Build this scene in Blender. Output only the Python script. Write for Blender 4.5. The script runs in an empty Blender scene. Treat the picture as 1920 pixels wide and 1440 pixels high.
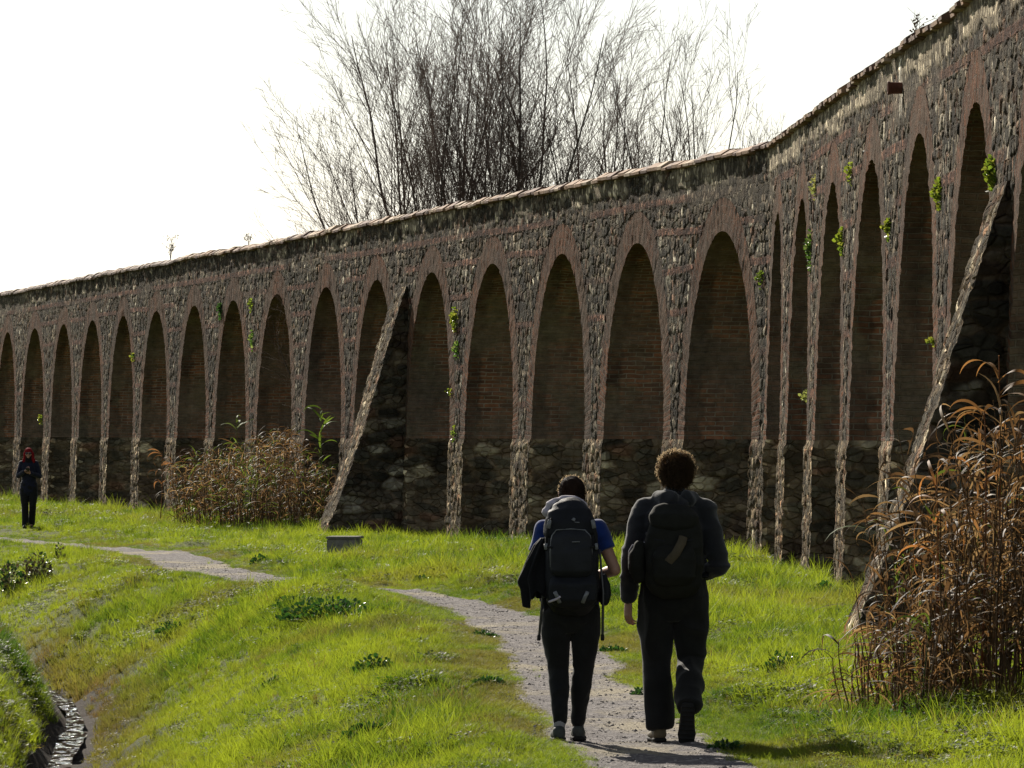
import bpy, math, random
import numpy as np
from mathutils import Vector, Matrix, Quaternion

scene = bpy.context.scene
COL = scene.collection
F, CXP, HOR, CAMH = 12000.0, 960.0, 815.0, 1.89      # the long lens of the photograph, in its own pixels

def ray(x, y, D):
    """point that the photo shows at pixel x, y when it stands D metres away"""
    return Vector(((x - CXP) * D / F, D, CAMH - (y - HOR) * D / F))

# ------------------------------------------------------------------ objects
def put(o, parent=None):
    COL.objects.link(o)
    if parent is not None:
        o.parent = parent
        o.matrix_parent_inverse = Matrix.Translation(-Vector(parent.location)) if parent.rotation_euler.z == 0 else parent.matrix_basis.inverted()
    return o

def tag(o, label=None, cat=None, group=None, kind=None):
    if label: o['label'] = label
    if cat: o['category'] = cat
    if group: o['group'] = group
    if kind: o['kind'] = kind
    return o

def empty(name, loc=(0, 0, 0)):
    o = bpy.data.objects.new(name, None)
    o.location = loc
    o.empty_display_size = .1
    return put(o)

def quick_mesh(name, V, Q=None, T=None, mat=None, smooth=True, uv=None, attrs=None):
    """mesh straight from numpy arrays: quads Q and / or triangles T"""
    me = bpy.data.meshes.new(name)
    V = np.asarray(V, dtype=np.float32)
    me.vertices.add(len(V))
    me.vertices.foreach_set('co', V.ravel())
    parts, tot = [], []
    if Q is not None and len(Q):
        Q = np.asarray(Q, dtype=np.int32); parts.append(Q.ravel()); tot.append(np.full(len(Q), 4, np.int32))
    if T is not None and len(T):
        T = np.asarray(T, dtype=np.int32); parts.append(T.ravel()); tot.append(np.full(len(T), 3, np.int32))
    if parts:
        li = np.concatenate(parts); lt = np.concatenate(tot)
        ls = np.concatenate([[0], np.cumsum(lt)[:-1]]).astype(np.int32)
        me.loops.add(len(li)); me.loops.foreach_set('vertex_index', li)
        me.polygons.add(len(lt)); me.polygons.foreach_set('loop_start', ls)
        try: me.polygons.foreach_set('loop_total', lt)
        except Exception: pass
        me.polygons.foreach_set('use_smooth', np.full(len(lt), smooth, dtype=bool))
        if uv is not None:
            l = me.uv_layers.new(name='UVMap')
            l.data.foreach_set('uv', np.asarray(uv, np.float32)[li].ravel())
    for k, a in (attrs or {}).items():
        a = np.asarray(a)
        if a.ndim == 2 and a.shape[1] in (3, 4) and k.startswith('Col'):
            if a.shape[1] == 3: a = np.hstack([a, np.ones((len(a), 1))])
            at = me.attributes.new(k, 'FLOAT_COLOR', 'POINT'); at.data.foreach_set('color', a.astype(np.float32).ravel())
        elif a.ndim == 2:
            at = me.attributes.new(k, 'FLOAT_VECTOR', 'POINT'); at.data.foreach_set('vector', a.astype(np.float32).ravel())
        elif a.dtype.kind == 'i':
            at = me.attributes.new(k, 'INT', 'POINT'); at.data.foreach_set('value', a.astype(np.int32))
        else:
            at = me.attributes.new(k, 'FLOAT', 'POINT'); at.data.foreach_set('value', a.astype(np.float32))
    me.update(calc_edges=True)
    me.validate()
    if mat: me.materials.append(mat)
    return me

def mobj(name, me, parent=None, origin=None):
    o = bpy.data.objects.new(name, me)
    if origin is not None:
        me.transform(Matrix.Translation(-Vector(origin)))
        o.location = origin
    return put(o, parent)

class Acc:
    """collects quads and triangles, then links them as ONE mesh object"""
    def __init__(self): self.V, self.Q, self.T, self.U, self.C, self.n = [], [], [], [], [], 0
    def add(self, V, Q=None, T=None, U=None, C=None):
        V = np.asarray(V, float).reshape(-1, 3)
        if Q is not None and len(Q): self.Q.append(np.asarray(Q) + self.n)
        if T is not None and len(T): self.T.append(np.asarray(T) + self.n)
        self.V.append(V)
        self.U.append(np.zeros((len(V), 2)) if U is None else np.asarray(U, float).reshape(-1, 2))
        self.C.append(np.zeros((len(V), 3)) + .2 if C is None else np.broadcast_to(np.asarray(C, float), (len(V), 3)))
        self.n += len(V)
    def grid(self, P, U=None, C=None, flip=False):
        n, m = P.shape[:2]
        self.add(P.reshape(-1, 3), Q=gridq(n, m, flip), U=None if U is None else U.reshape(-1, 2), C=None if C is None else C.reshape(-1, 3))
    def mesh(self, name, mat, smooth=True):
        return quick_mesh(name, np.concatenate(self.V), np.concatenate(self.Q) if self.Q else None,
                          np.concatenate(self.T) if self.T else None, mat, smooth,
                          np.concatenate(self.U), {'Col': np.concatenate(self.C)})
    def build(self, name, mat, parent=None, smooth=True, origin=None):
        return mobj(name, self.mesh(name, mat, smooth), parent, origin)

def gridq(n, m, flip=False):
    i = np.arange(n - 1)[:, None] * m + np.arange(m - 1)[None]
    q = np.stack([i, i + 1, i + m + 1, i + m], -1).reshape(-1, 4)
    return q[:, ::-1] if flip else q

# ------------------------------------------------------------------ noise in numpy
def _h(ix, iy, iz=0, seed=0):
    n = (ix.astype(np.int64) * 374761393 + iy.astype(np.int64) * 668265263 + np.asarray(iz).astype(np.int64) * 2147483647 + seed * 974634777) & 0xffffffff
    n = ((n ^ (n >> 13)) * 1274126177) & 0xffffffff
    n = ((n ^ (n >> 16)) * 2246822519) & 0xffffffff
    n = n ^ (n >> 15)
    return (n & 0xffffff) / float(0xffffff)

def vnoise2(x, y, seed=0):
    xi, yi = np.floor(x), np.floor(y)
    fx, fy = x - xi, y - yi
    fx, fy = fx * fx * (3 - 2 * fx), fy * fy * (3 - 2 * fy)
    a, b, c, d = _h(xi, yi, 0, seed), _h(xi + 1, yi, 0, seed), _h(xi, yi + 1, 0, seed), _h(xi + 1, yi + 1, 0, seed)
    return (a * (1 - fx) + b * fx) * (1 - fy) + (c * (1 - fx) + d * fx) * fy

def fbm2(x, y, seed=0, oct=3):
    v, a, t = 0, 1., 0
    for k in range(oct):
        v = v + a * vnoise2(x * 2 ** k, y * 2 ** k, seed + k); t += a; a *= .5
    return v / t

def vnoise3(p, seed=0):
    i = np.floor(p); f = p - i; f = f * f * (3 - 2 * f)
    r = 0
    for dx in (0, 1):
        for dy in (0, 1):
            for dz in (0, 1):
                w = (f[..., 0] if dx else 1 - f[..., 0]) * (f[..., 1] if dy else 1 - f[..., 1]) * (f[..., 2] if dz else 1 - f[..., 2])
                r = r + w * _h(i[..., 0] + dx, i[..., 1] + dy, i[..., 2] + dz, seed)
    return r

def sstep(a, b, x):
    t = np.clip((x - a) / (b - a), 0, 1)
    return t * t * (3 - 2 * t)

def worley(u, v, cu, cv, seed=0, jit=.85):
    """F1, F2, three random numbers of the nearest cell, and the offset from its centre"""
    U, W = u / cu, v / cv
    W0 = np.floor(W)
    best = np.full(u.shape, 9.); sec = np.full(u.shape, 9.)
    r = [np.zeros(u.shape) for _ in range(3)]; ox = np.zeros(u.shape); oy = np.zeros(u.shape)
    for dj in (-1, 0, 1):
        j = W0 + dj
        sh = (np.mod(j, 2)) * .5
        i0 = np.floor(U - sh)
        for di in (-1, 0, 1):
            i = i0 + di
            px = i + .5 + sh + (_h(i, j, 1, seed) - .5) * jit
            py = j + .5 + (_h(i, j, 2, seed) - .5) * jit
            dx, dy = U - px, W - py
            d = np.sqrt(dx * dx + dy * dy)
            m = d < best
            sec = np.where(m, best, np.minimum(sec, d))
            best = np.where(m, d, best)
            for k in range(3): r[k] = np.where(m, _h(i, j, 3 + k, seed), r[k])
            ox = np.where(m, dx, ox); oy = np.where(m, dy, oy)
    return best, sec, r, ox, oy

# ------------------------------------------------------------------ materials
class M:
    """small wrapper round a node tree"""
    def __init__(self, name):
        self.m = bpy.data.materials.new(name); self.m.use_nodes = True
        self.t = self.m.node_tree; self.t.nodes.clear()
        self.out = self.n('ShaderNodeOutputMaterial')
    def n(self, typ, **kw):
        nd = self.t.nodes.new(typ)
        for k, v in kw.items():
            if k.startswith('i_'):
                nd.inputs[k[2:].replace('_', ' ')].default_value = v
            else: setattr(nd, k, v)
        return nd
    def l(self, a, b): self.t.links.new(a, b)
    def val(self, nd, key, v):
        if hasattr(v, 'is_linked'): self.l(v, nd.inputs[key])
        else: nd.inputs[key].default_value = v
    def mix(self, fac, a, b, mode='MIX'):
        nd = self.n('ShaderNodeMix', data_type='RGBA', blend_type=mode)
        for k, v in ((0, fac), (6, a), (7, b)):
            if hasattr(v, 'is_linked'): self.l(v, nd.inputs[k])
            else: nd.inputs[k].default_value = v if k == 0 else (*v[:3], 1)
        return nd.outputs[2]
    def math(self, op, a, b=0.):
        nd = self.n('ShaderNodeMath', operation=op)
        self.val(nd, 0, a); self.val(nd, 1, b)
        return nd.outputs[0]
    def ramp(self, fac, stops):
        nd = self.n('ShaderNodeValToRGB')
        e = nd.color_ramp.elements
        while len(e) > 1: e.remove(e[-1])
        for k, (p, c) in enumerate(stops):
            x = e[0] if k == 0 else e.new(p)
            x.position = p
            x.color = (c, c, c, 1) if isinstance(c, (int, float)) else (*c, 1)
        self.l(fac, nd.inputs[0])
        return nd.outputs[0]
    def noise(self, scale, detail=4, rough=.6, vec=None, dist=0.):
        nd = self.n('ShaderNodeTexNoise')
        nd.inputs['Scale'].default_value = scale; nd.inputs['Detail'].default_value = detail
        nd.inputs['Roughness'].default_value = rough; nd.inputs['Distortion'].default_value = dist
        if vec is not None: self.l(vec, nd.inputs['Vector'])
        return nd.outputs[0]
    def coord(self, which='Object'):
        return self.n('ShaderNodeTexCoord').outputs[which]
    def geo(self): return self.n('ShaderNodeNewGeometry').outputs['Position']
    def attr(self, name, inst=False):
        nd = self.n('ShaderNodeAttribute'); nd.attribute_name = name
        if inst: nd.attribute_type = 'INSTANCER'
        return nd
    def bump(self, h, strength=.5, dist=.02, prev=None):
        nd = self.n('ShaderNodeBump'); nd.inputs['Strength'].default_value = strength; nd.inputs['Distance'].default_value = dist
        self.l(h, nd.inputs['Height'])
        if prev is not None: self.l(prev, nd.inputs['Normal'])
        return nd.outputs[0]
    def bsdf(self, color, rough=.8, spec=.3, normal=None, sheen=0., metal=0.):
        b = self.n('ShaderNodeBsdfPrincipled')
        if hasattr(color, 'is_linked'): self.l(color, b.inputs['Base Color'])
        else: b.inputs['Base Color'].default_value = (*color, 1)
        self.val(b, 'Roughness', rough)
        b.inputs['Specular IOR Level'].default_value = spec
        b.inputs['Metallic'].default_value = metal
        if sheen: b.inputs['Sheen Weight'].default_value = sheen
        if normal is not None: self.l(normal, b.inputs['Normal'])
        return b.outputs[0]
    def translucent(self, surf, color, fac, normal=None):
        t = self.n('ShaderNodeBsdfTranslucent')
        if hasattr(color, 'is_linked'): self.l(color, t.inputs[0])
        else: t.inputs[0].default_value = (*color, 1)
        m = self.n('ShaderNodeMixShader'); m.inputs[0].default_value = fac
        self.l(surf, m.inputs[1]); self.l(t.outputs[0], m.inputs[2])
        return m.outputs[0]
    def done(self, surf):
        self.l(surf, self.out.inputs[0]); return self.m

MAT = {}
def mat_masonry(key, stops, med):
    m = M(key); c = m.attr('Col').outputs[0]; p = m.geo(); uv = m.coord('UV')
    nn = m.n('ShaderNodeTexNoise'); nn.inputs['Scale'].default_value = 6; nn.inputs['Detail'].default_value = 3; m.l(uv, nn.inputs['Vector'])
    sc = m.n('ShaderNodeVectorMath', operation='SCALE'); m.l(nn.outputs['Color'], sc.inputs[0]); sc.inputs['Scale'].default_value = .09
    ad = m.n('ShaderNodeVectorMath', operation='ADD'); m.l(uv, ad.inputs[0]); m.l(sc.outputs[0], ad.inputs[1])
    mu = m.n('ShaderNodeVectorMath', operation='MULTIPLY'); m.l(ad.outputs[0], mu.inputs[0]); mu.inputs[1].default_value = (13., 10.5, 1)
    v = m.n('ShaderNodeTexVoronoi', voronoi_dimensions='2D'); v.inputs['Scale'].default_value = 1; v.inputs['Randomness'].default_value = 1; m.l(mu.outputs[0], v.inputs['Vector'])
    e = m.n('ShaderNodeTexVoronoi', voronoi_dimensions='2D', feature='DISTANCE_TO_EDGE'); e.inputs['Scale'].default_value = 1; m.l(mu.outputs[0], e.inputs['Vector'])
    sp = m.n('ShaderNodeSeparateColor'); m.l(v.outputs['Color'], sp.inputs[0])
    stone = m.ramp(sp.outputs[0], stops)
    edge = m.ramp(e.outputs[0], [(.0, 0.), (.14, 1.)])
    n1 = m.noise(9, 6, .7, p); n2 = m.noise(60, 4, .7, p); n3 = m.noise(.9, 4, .6, p)
    col = m.mix(1., c, stone, 'MULTIPLY')
    col = m.mix(edge, m.mix(1., c, med, 'MULTIPLY'), col)
    col = m.mix(1., col, m.ramp(n1, [(.25, .5), (.75, 1.45)]), 'MULTIPLY')
    col = m.mix(1., col, m.ramp(n3, [(.3, .65), (.7, 1.25)]), 'MULTIPLY')
    mv = m.n('ShaderNodeMapping'); mv.inputs['Scale'].default_value = (1.7, .22, 1); m.l(uv, mv.inputs[0])
    col = m.mix(1., col, m.ramp(m.noise(1., 4, .6, mv.outputs[0]), [(.36, .55), (.52, 1.), (.7, 1.25)]), 'MULTIPLY')      # runs of damp and lime
    h = m.math('ADD', m.math('MULTIPLY', n1, .5), m.math('MULTIPLY', n2, .3))
    h = m.math('ADD', h, m.math('MULTIPLY', m.math('MULTIPLY', edge, sp.outputs[1]), .9))
    MAT[key] = m.done(m.bsdf(col, .9, .04, m.bump(h, 1., .05)))
def mat_brick(key, dark):
    m = M(key); uv = m.coord('UV'); p = m.geo()
    wob = m.n('ShaderNodeVectorMath', operation='ADD')
    nn = m.n('ShaderNodeTexNoise'); nn.inputs['Scale'].default_value = 5; m.l(p, nn.inputs['Vector'])
    sc = m.n('ShaderNodeVectorMath', operation='SCALE'); m.l(nn.outputs['Color'], sc.inputs[0]); sc.inputs['Scale'].default_value = .03
    m.l(uv, wob.inputs[0]); m.l(sc.outputs[0], wob.inputs[1])
    b = m.n('ShaderNodeTexBrick'); m.l(wob.outputs[0], b.inputs['Vector'])
    for k, v in (('Scale', 1.), ('Mortar Size', .011), ('Mortar Smooth', .35), ('Bias', -.1), ('Brick Width', .27), ('Row Height', .072)): b.inputs[k].default_value = v
    for ck, cv in (('Color1', (.20, .085, .044)), ('Color2', (.065, .038, .027)), ('Mortar', (.15, .12, .09) if dark < 1 else (.215, .175, .13))): b.inputs[ck].default_value = (*[q * dark for q in cv], 1)
    n1 = m.noise(7, 5, .7, p); n3 = m.noise(.8, 4, .6, p); n2 = m.noise(45, 3, .6, p)
    base_ = b.outputs[0]
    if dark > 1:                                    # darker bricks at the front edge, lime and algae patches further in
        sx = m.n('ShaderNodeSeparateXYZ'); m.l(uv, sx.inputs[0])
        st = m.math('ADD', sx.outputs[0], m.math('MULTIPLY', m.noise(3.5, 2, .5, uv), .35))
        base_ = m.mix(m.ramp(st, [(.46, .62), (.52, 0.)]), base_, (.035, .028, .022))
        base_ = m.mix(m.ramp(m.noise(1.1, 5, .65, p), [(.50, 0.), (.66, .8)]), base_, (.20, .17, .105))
    col = m.mix(m.ramp(n3, [(.42, 0.), (.62, .75)]), base_, tuple(q * dark for q in (.12, .09, .065)))
    col = m.mix(m.ramp(m.noise(.55, 3, .5, p), [(.5, 0.), (.7, .6)]), col, (.075, .065, .055))
    col = m.mix(1., col, m.ramp(n1, [(.25, .55), (.75, 1.4)]), 'MULTIPLY')
    h = m.math('ADD', m.math('MULTIPLY', b.outputs['Fac'], -.8), m.math('ADD', m.math('MULTIPLY', n1, .5), m.math('MULTIPLY', n2, .25)))
    MAT[key] = m.done(m.bsdf(col, .9, .03, m.bump(h, 1., .05)))
def mat_simple(key, color, rough=.8, spec=.3, nscale=30., namt=.25, bump=.2, bdist=.004, sheen=0., coords='geo', metal=0., fib=None):
    m = M(key); p = m.geo() if coords == 'geo' else m.coord('Object')
    n1 = m.noise(nscale, 5, .65, p)
    col = m.mix(1., color, m.ramp(n1, [(.25, 1 - namt), (.75, 1 + namt)]), 'MULTIPLY')
    MAT[key] = m.done(m.bsdf(col, rough, spec, m.bump(m.noise(nscale * 3, 3, .6, p), bump, bdist), sheen, metal))
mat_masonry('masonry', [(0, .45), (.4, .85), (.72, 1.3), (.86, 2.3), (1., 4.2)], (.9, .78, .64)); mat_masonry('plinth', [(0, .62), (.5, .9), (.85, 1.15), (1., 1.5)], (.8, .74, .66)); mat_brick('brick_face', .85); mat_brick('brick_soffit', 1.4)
# ------------------------------------------------------------------ camera, sun, sky
cam = bpy.data.cameras.new('camera'); co = bpy.data.objects.new('camera', cam); COL.objects.link(co)
co.location = (0, 0, CAMH); co.rotation_euler = (math.radians(90), 0, 0)
cam.sensor_width = 36; cam.lens = F / 1920 * 36
cam.shift_y = (HOR - 720) / 1920
cam.clip_start = .5; cam.clip_end = 8000
scene.camera = co
SUN_A, SUN_E = math.radians(69), math.radians(31)
sdir = Vector((-math.cos(SUN_A) * math.cos(SUN_E), math.sin(SUN_A) * math.cos(SUN_E), math.sin(SUN_E)))
sl = bpy.data.lights.new('sun', 'SUN'); sl.energy = 4.9; sl.angle = math.radians(.5); sl.color = (1, .92, .80)
so = bpy.data.objects.new('sun', sl); COL.objects.link(so)
so.rotation_euler = (-sdir).to_track_quat('-Z', 'Y').to_euler(); so.location = (-20, 40, 40)
w = bpy.data.worlds.new('World'); scene.world = w; w.use_nodes = True
wt = w.node_tree; wt.nodes.clear()
sk = wt.nodes.new('ShaderNodeTexSky'); sk.sky_type = 'NISHITA'; sk.sun_disc = False
sk.sun_elevation = SUN_E; sk.sun_rotation = math.atan2(sdir.x, sdir.y)
sk.air_density = 1.0; sk.dust_density = .5; sk.ozone_density = 1.0
bg = wt.nodes.new('ShaderNodeBackground'); bg.inputs[1].default_value = .056
wo = wt.nodes.new('ShaderNodeOutputWorld')
hs = wt.nodes.new('ShaderNodeHueSaturation'); hs.inputs['Saturation'].default_value = .5
wt.links.new(sk.outputs[0], hs.inputs['Color']); wt.links.new(hs.outputs[0], bg.inputs[0]); wt.links.new(bg.outputs[0], wo.inputs[0])
vs = scene.view_settings
vs.view_transform = 'Standard'; vs.look = 'None'; vs.gamma = 1; vs.use_curve_mapping = False
vs.exposure = .86
scene.display_settings.display_device = 'sRGB'
scene.cycles.max_bounces = 8; scene.cycles.transparent_max_bounces = 8
scene.cycles.use_denoising = True
# ------------------------------------------------------------------ ground, path, ditch
PATH = np.array([(25, 1.05, .6), (34, .92, .56), (39.5, .80, .55), (46.8, .50, .5), (53, .42, .5), (59, .36, .52), (64, .10, .5), (68, -.17, .48), (74, -.98, .5), (78, -1.75, .46),
                 (82, -2.75, .5), (86, -3.85, .55), (91, -4.5, .6), (96.5, -4.95, .62), (106, -6.0, .55), (113, -7.6, .55), (122.6, -9.5, .55), (132, -12, .6), (145, -15, .7), (170, -21, .7), (220, -31, .7), (300, -50, .8)])
DITCH = np.array([(25, -1.6), (40, -3.0), (59, -4.2), (69, -4.66), (77, -5.5), (84, -7.3), (92, -9.6), (110, -14), (140, -22), (170, -29), (220, -40), (300, -60)])
def smooth_interp(y, ys, xs):
    out = 0
    for k, wgt in ((-3, .2), (-1.5, .2), (0, .2), (1.5, .2), (3, .2)): out = out + wgt * np.interp(y + k, ys, xs)
    return out
def path_c(y): return smooth_interp(y, PATH[:, 0], PATH[:, 1])
def path_w(y): return np.interp(y, PATH[:, 0], PATH[:, 2])
def ditch_c(y): return smooth_interp(y, DITCH[:, 0], DITCH[:, 1])
WATER_Z = -1.2
def slope_fix(f, y): return np.sqrt(1 + ((f(y + .5) - f(y - .5))) ** 2)
def dpath(x, y): return (x - path_c(y)) / slope_fix(path_c, y)
def dditch(x, y): return (x - ditch_c(y)) / slope_fix(ditch_c, y)
def ground_z(x, y, fine=True):
    x = np.asarray(x, float); y = np.asarray(y, float)
    dp, dd = dpath(x, y), dditch(x, y)
    gap = np.maximum(path_c(y) - path_w(y) - ditch_c(y), 2.)          # from the ditch to the near edge of the path
    # right bank: steep by the water, rounding over to the path
    t = np.clip((dd - .22) / np.minimum(gap - .5, 3.6), 0, 1)
    bank = -1.3 + 1.3 * (1 - (1 - t) ** 1.9)
    tl = np.clip((-dd - .16) / .8, 0, 1)
    left = -1.3 + 1.12 * (1 - (1 - tl) ** 1.6) + .12 * sstep(1, 5, -dd)
    z = np.where(dd > 0, bank, left)
    z = np.where(np.abs(dd) < .2, -1.3, z)
    far = sstep(95, 125, y)
    z = z + .16 * sstep(.0, 1.6, dp - path_w(y)) * (.25 + .2 * far) - .14 * far * sstep(-5, 0, dp)
    z = z + .26 * np.exp(-((x + 2.35) / .95) ** 2 - ((y - 71.5) / 4.5) ** 2)
    z = z - .03 * np.exp(-(dp / .6) ** 2)
    z = z + .22 * (fbm2(x * 3.3, y * 1.1, 13, 2) - .44) * np.exp(-(dd / .4) ** 2)
    if fine:
        near = sstep(400, 150, np.abs(y)) * sstep(60, 25, np.abs(x))
        onp = 1 - .85 * np.exp(-(dp / (path_w(y) + .15)) ** 4)
        z = z + near * onp * ((fbm2(x * .9, y * .6, 11) - .5) * .20 + (fbm2(x * 2.6, y * 1.2, 12, 2) - .5) * .12)
    return z
def gz(x, y): return float(ground_z(np.array([x]), np.array([y]))[0])
xs = np.concatenate([-np.geomspace(4000, 22, 26), np.arange(-21, 8.01, .16), np.geomspace(9, 4000, 26)])
ys = np.concatenate([-np.geomspace(4000, 12, 22), np.arange(-10, 26, 2.), np.arange(26, 130, .25), np.arange(130, 200, .6), np.geomspace(201, 6000, 40)])
XX, YY = np.meshgrid(xs, ys)
ZZ = ground_z(XX, YY)
gcol_d = dpath(XX, YY)
brown = np.clip(sstep(1.0, .3, np.abs(dditch(XX, YY))) + .8 * np.exp(-((dpath(XX, YY) + path_w(YY) + .35) / .35) ** 2) * sstep(.45, .6, fbm2(XX * .7, YY * .25, 31)) , 0, 1)
m = M('turf_soil'); p = m.geo(); a = m.attr('brown').outputs['Fac']
n1 = m.noise(1.2, 5, .6, p); n2 = m.noise(14, 5, .7, p)
c = m.mix(m.ramp(n1, [(.35, 0.), (.65, 1.)]), (.05, .075, .012), (.10, .12, .02))
c = m.mix(m.ramp(n2, [(.45, 0.), (.65, .7)]), c, (.085, .065, .03))
c = m.mix(a, c, m.mix(n2, (.014, .010, .007), (.036, .025, .016)))
MAT['ground'] = m.done(m.bsdf(c, .95, .1, m.bump(n2, .8, .05)))
me = quick_mesh('ground', np.stack([XX, YY, ZZ], -1).reshape(-1, 3), gridq(len(ys), len(xs)), None, MAT['ground'], True, None, {'brown': brown.ravel()})
tag(mobj('ground', me), kind='structure')

# the gravel path: one strip lying on the ground, ragged at the edges
m = M('gravel_path'); p = m.geo()
v = m.n('ShaderNodeTexVoronoi'); v.inputs['Scale'].default_value = 26; m.l(p, v.inputs['Vector'])
v2 = m.n('ShaderNodeTexVoronoi'); v2.inputs['Scale'].default_value = 90; m.l(p, v2.inputs['Vector'])
n1 = m.noise(1.1, 5, .6, p); n2 = m.noise(.35, 3, .5, p); n3 = m.noise(30, 4, .7, p)
c = m.mix(m.ramp(n3, [(.3, 0.), (.7, 1.)]), (.075, .066, .064), (.16, .142, .135))
sep = m.n('ShaderNodeSeparateColor'); m.l(v.outputs['Color'], sep.inputs[0])
c = m.mix(m.ramp(sep.outputs[0], [(.70, 0.), (.95, .8)]), c, (.33, .30, .28))
mp = m.n('ShaderNodeMapping'); mp.inputs['Scale'].default_value = (.55, .33, 1); m.l(p, mp.inputs[0])
dust = m.ramp(m.noise(1., 5, .65, mp.outputs[0]), [(.52, 0.), (.62, .75)])
c = m.mix(dust, c, (.30, .255, .16))
h = m.math('ADD', m.math('MULTIPLY', v.outputs['Distance'], .6), m.math('ADD', m.math('MULTIPLY', v2.outputs['Distance'], .3), n3))
MAT['path'] = m.done(m.bsdf(c, .9, .2, m.bump(h, 1., .035)))
py = np.concatenate([np.arange(24, 140, .2), np.arange(140, 290, .8)])
uu = np.linspace(-1, 1, 31)
U, Y = np.meshgrid(uu, py)
sl_ = (path_c(py + .5) - path_c(py - .5)); nx = 1 / np.sqrt(1 + sl_ ** 2); ny = -sl_ * nx
def edge_l(py): return path_w(py) * (1.0 + .55 * (fbm2(py * .3, py * 0 + 3, 5) - .5) + .12 * (vnoise2(py * 2.2, py * 0 + 9, 6) - .5))
def edge_r(py): return path_w(py) * (1.0 + .55 * (fbm2(py * .28, py * 0 + 13, 7) - .5) + .12 * (vnoise2(py * 2.4, py * 0 + 4, 8) - .5))
el, er = edge_l(py), edge_r(py)
off = np.where(U < 0, U * el[:, None], U * er[:, None])
PX = path_c(py)[:, None] + off * nx[:, None]; PY = Y + off * ny[:, None]
PZ = ground_z(PX, PY) + .014 - .03 * sstep(.86, 1., np.abs(U)) + .016 * (vnoise2(PX * 9, PY * 9, 3) - .5)
tag(mobj('path', quick_mesh('path', np.stack([PX, PY, PZ], -1).reshape(-1, 3), gridq(len(py), 31), None, MAT['path'])), kind='structure')

# the stream at the bottom of the ditch
m = M('stream_water'); p = m.geo()
h = m.math('ADD', m.noise(16, 4, .6, p, 1.), m.math('MULTIPLY', m.noise(5, 3, .5, p), 1.2))
wet = m.bsdf((.022, .019, .013), .12, .3, m.bump(h, 1., .07))
mp = m.n('ShaderNodeMapping'); mp.inputs['Scale'].default_value = (1., .30, 1); m.l(p, mp.inputs[0])
nm = m.noise(9, 4, .7, mp.outputs[0]); mud = m.bsdf(m.mix(nm, (.012, .010, .007), (.04, .03, .02)), .8, .0, m.bump(nm, 1., .05))
mxs = m.n('ShaderNodeMixShader'); m.l(m.ramp(nm, [(.47, 0.), (.53, 1.)]), mxs.inputs[0]); m.l(mud, mxs.inputs[1]); m.l(wet, mxs.inputs[2])
MAT['water'] = m.done(mxs.outputs[0])                                # shallow water, its sky reflection broken into glints by added patches of mud
wy = np.arange(26, 200, .045)
U, Y = np.meshgrid(np.linspace(-1, 1, 15), wy)
WX = ditch_c(wy)[:, None] + U * np.maximum(.05, .085 + .16 * (fbm2(wy * .35, wy * 0, 41) - .48))[:, None]
tag(mobj('stream', quick_mesh('stream', np.stack([WX, Y, WATER_Z + .024 * (fbm2(WX * 9, Y * 5, 44, 3) - .5) + .02 * (fbm2(WX * 2.5, Y * 1.3, 45, 2) - .5)], -1).reshape(-1, 3), gridq(len(wy), 15), None, MAT['water'])), kind='structure')

# loose stones on the path
g_ = np.random.default_rng(19); npb = 9000
yb = 33 + 62 * g_.random(npb) ** 1.4; ub = g_.uniform(-1.05, 1.05, npb)
xb = path_c(yb) + np.where(ub < 0, ub * edge_l(yb), ub * edge_r(yb)) * slope_fix(path_c, yb)
rb = .0045 + .010 * g_.random(npb) ** 4
zb = ground_z(xb, yb) + .012
oc = np.array([(1, 0, 0), (0, 1, 0), (-1, 0, 0), (0, -1, 0), (0, 0, .75), (0, 0, -.4), (.6, .6, .45), (-.6, .6, .45), (-.6, -.6, .45), (.6, -.6, .45)], float)
ft = np.array([(0, 6, 9), (9, 6, 4), (1, 7, 6), (7, 4, 6), (2, 8, 7), (8, 4, 7), (3, 9, 8), (9, 4, 8), (0, 1, 6), (1, 2, 7), (2, 3, 8), (3, 0, 9), (0, 5, 1), (1, 5, 2), (2, 5, 3), (3, 5, 0)])
Vb = oc[None] * rb[:, None, None] * g_.uniform(.6, 1.4, (npb, 10, 3)) + np.stack([xb, yb, zb], -1)[:, None]
Tb = ft[None] + (np.arange(npb) * 10)[:, None, None]
cb = np.repeat(np.array([(.14, .125, .12), (.20, .18, .165), (.34, .31, .28), (.17, .15, .14)])[g_.integers(0, 4, npb)], 10, 0)
m = M('loose_stone'); MAT['pebble'] = m.done(m.bsdf(m.attr('Col').outputs[0], .85, .2))
tag(mobj('gravel', quick_mesh('gravel', Vb.reshape(-1, 3), None, Tb.reshape(-1, 3), MAT['pebble'], False, None, {'Col': cb})), 'loose grey stones scattered over the path', 'gravel', kind='stuff')
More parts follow.
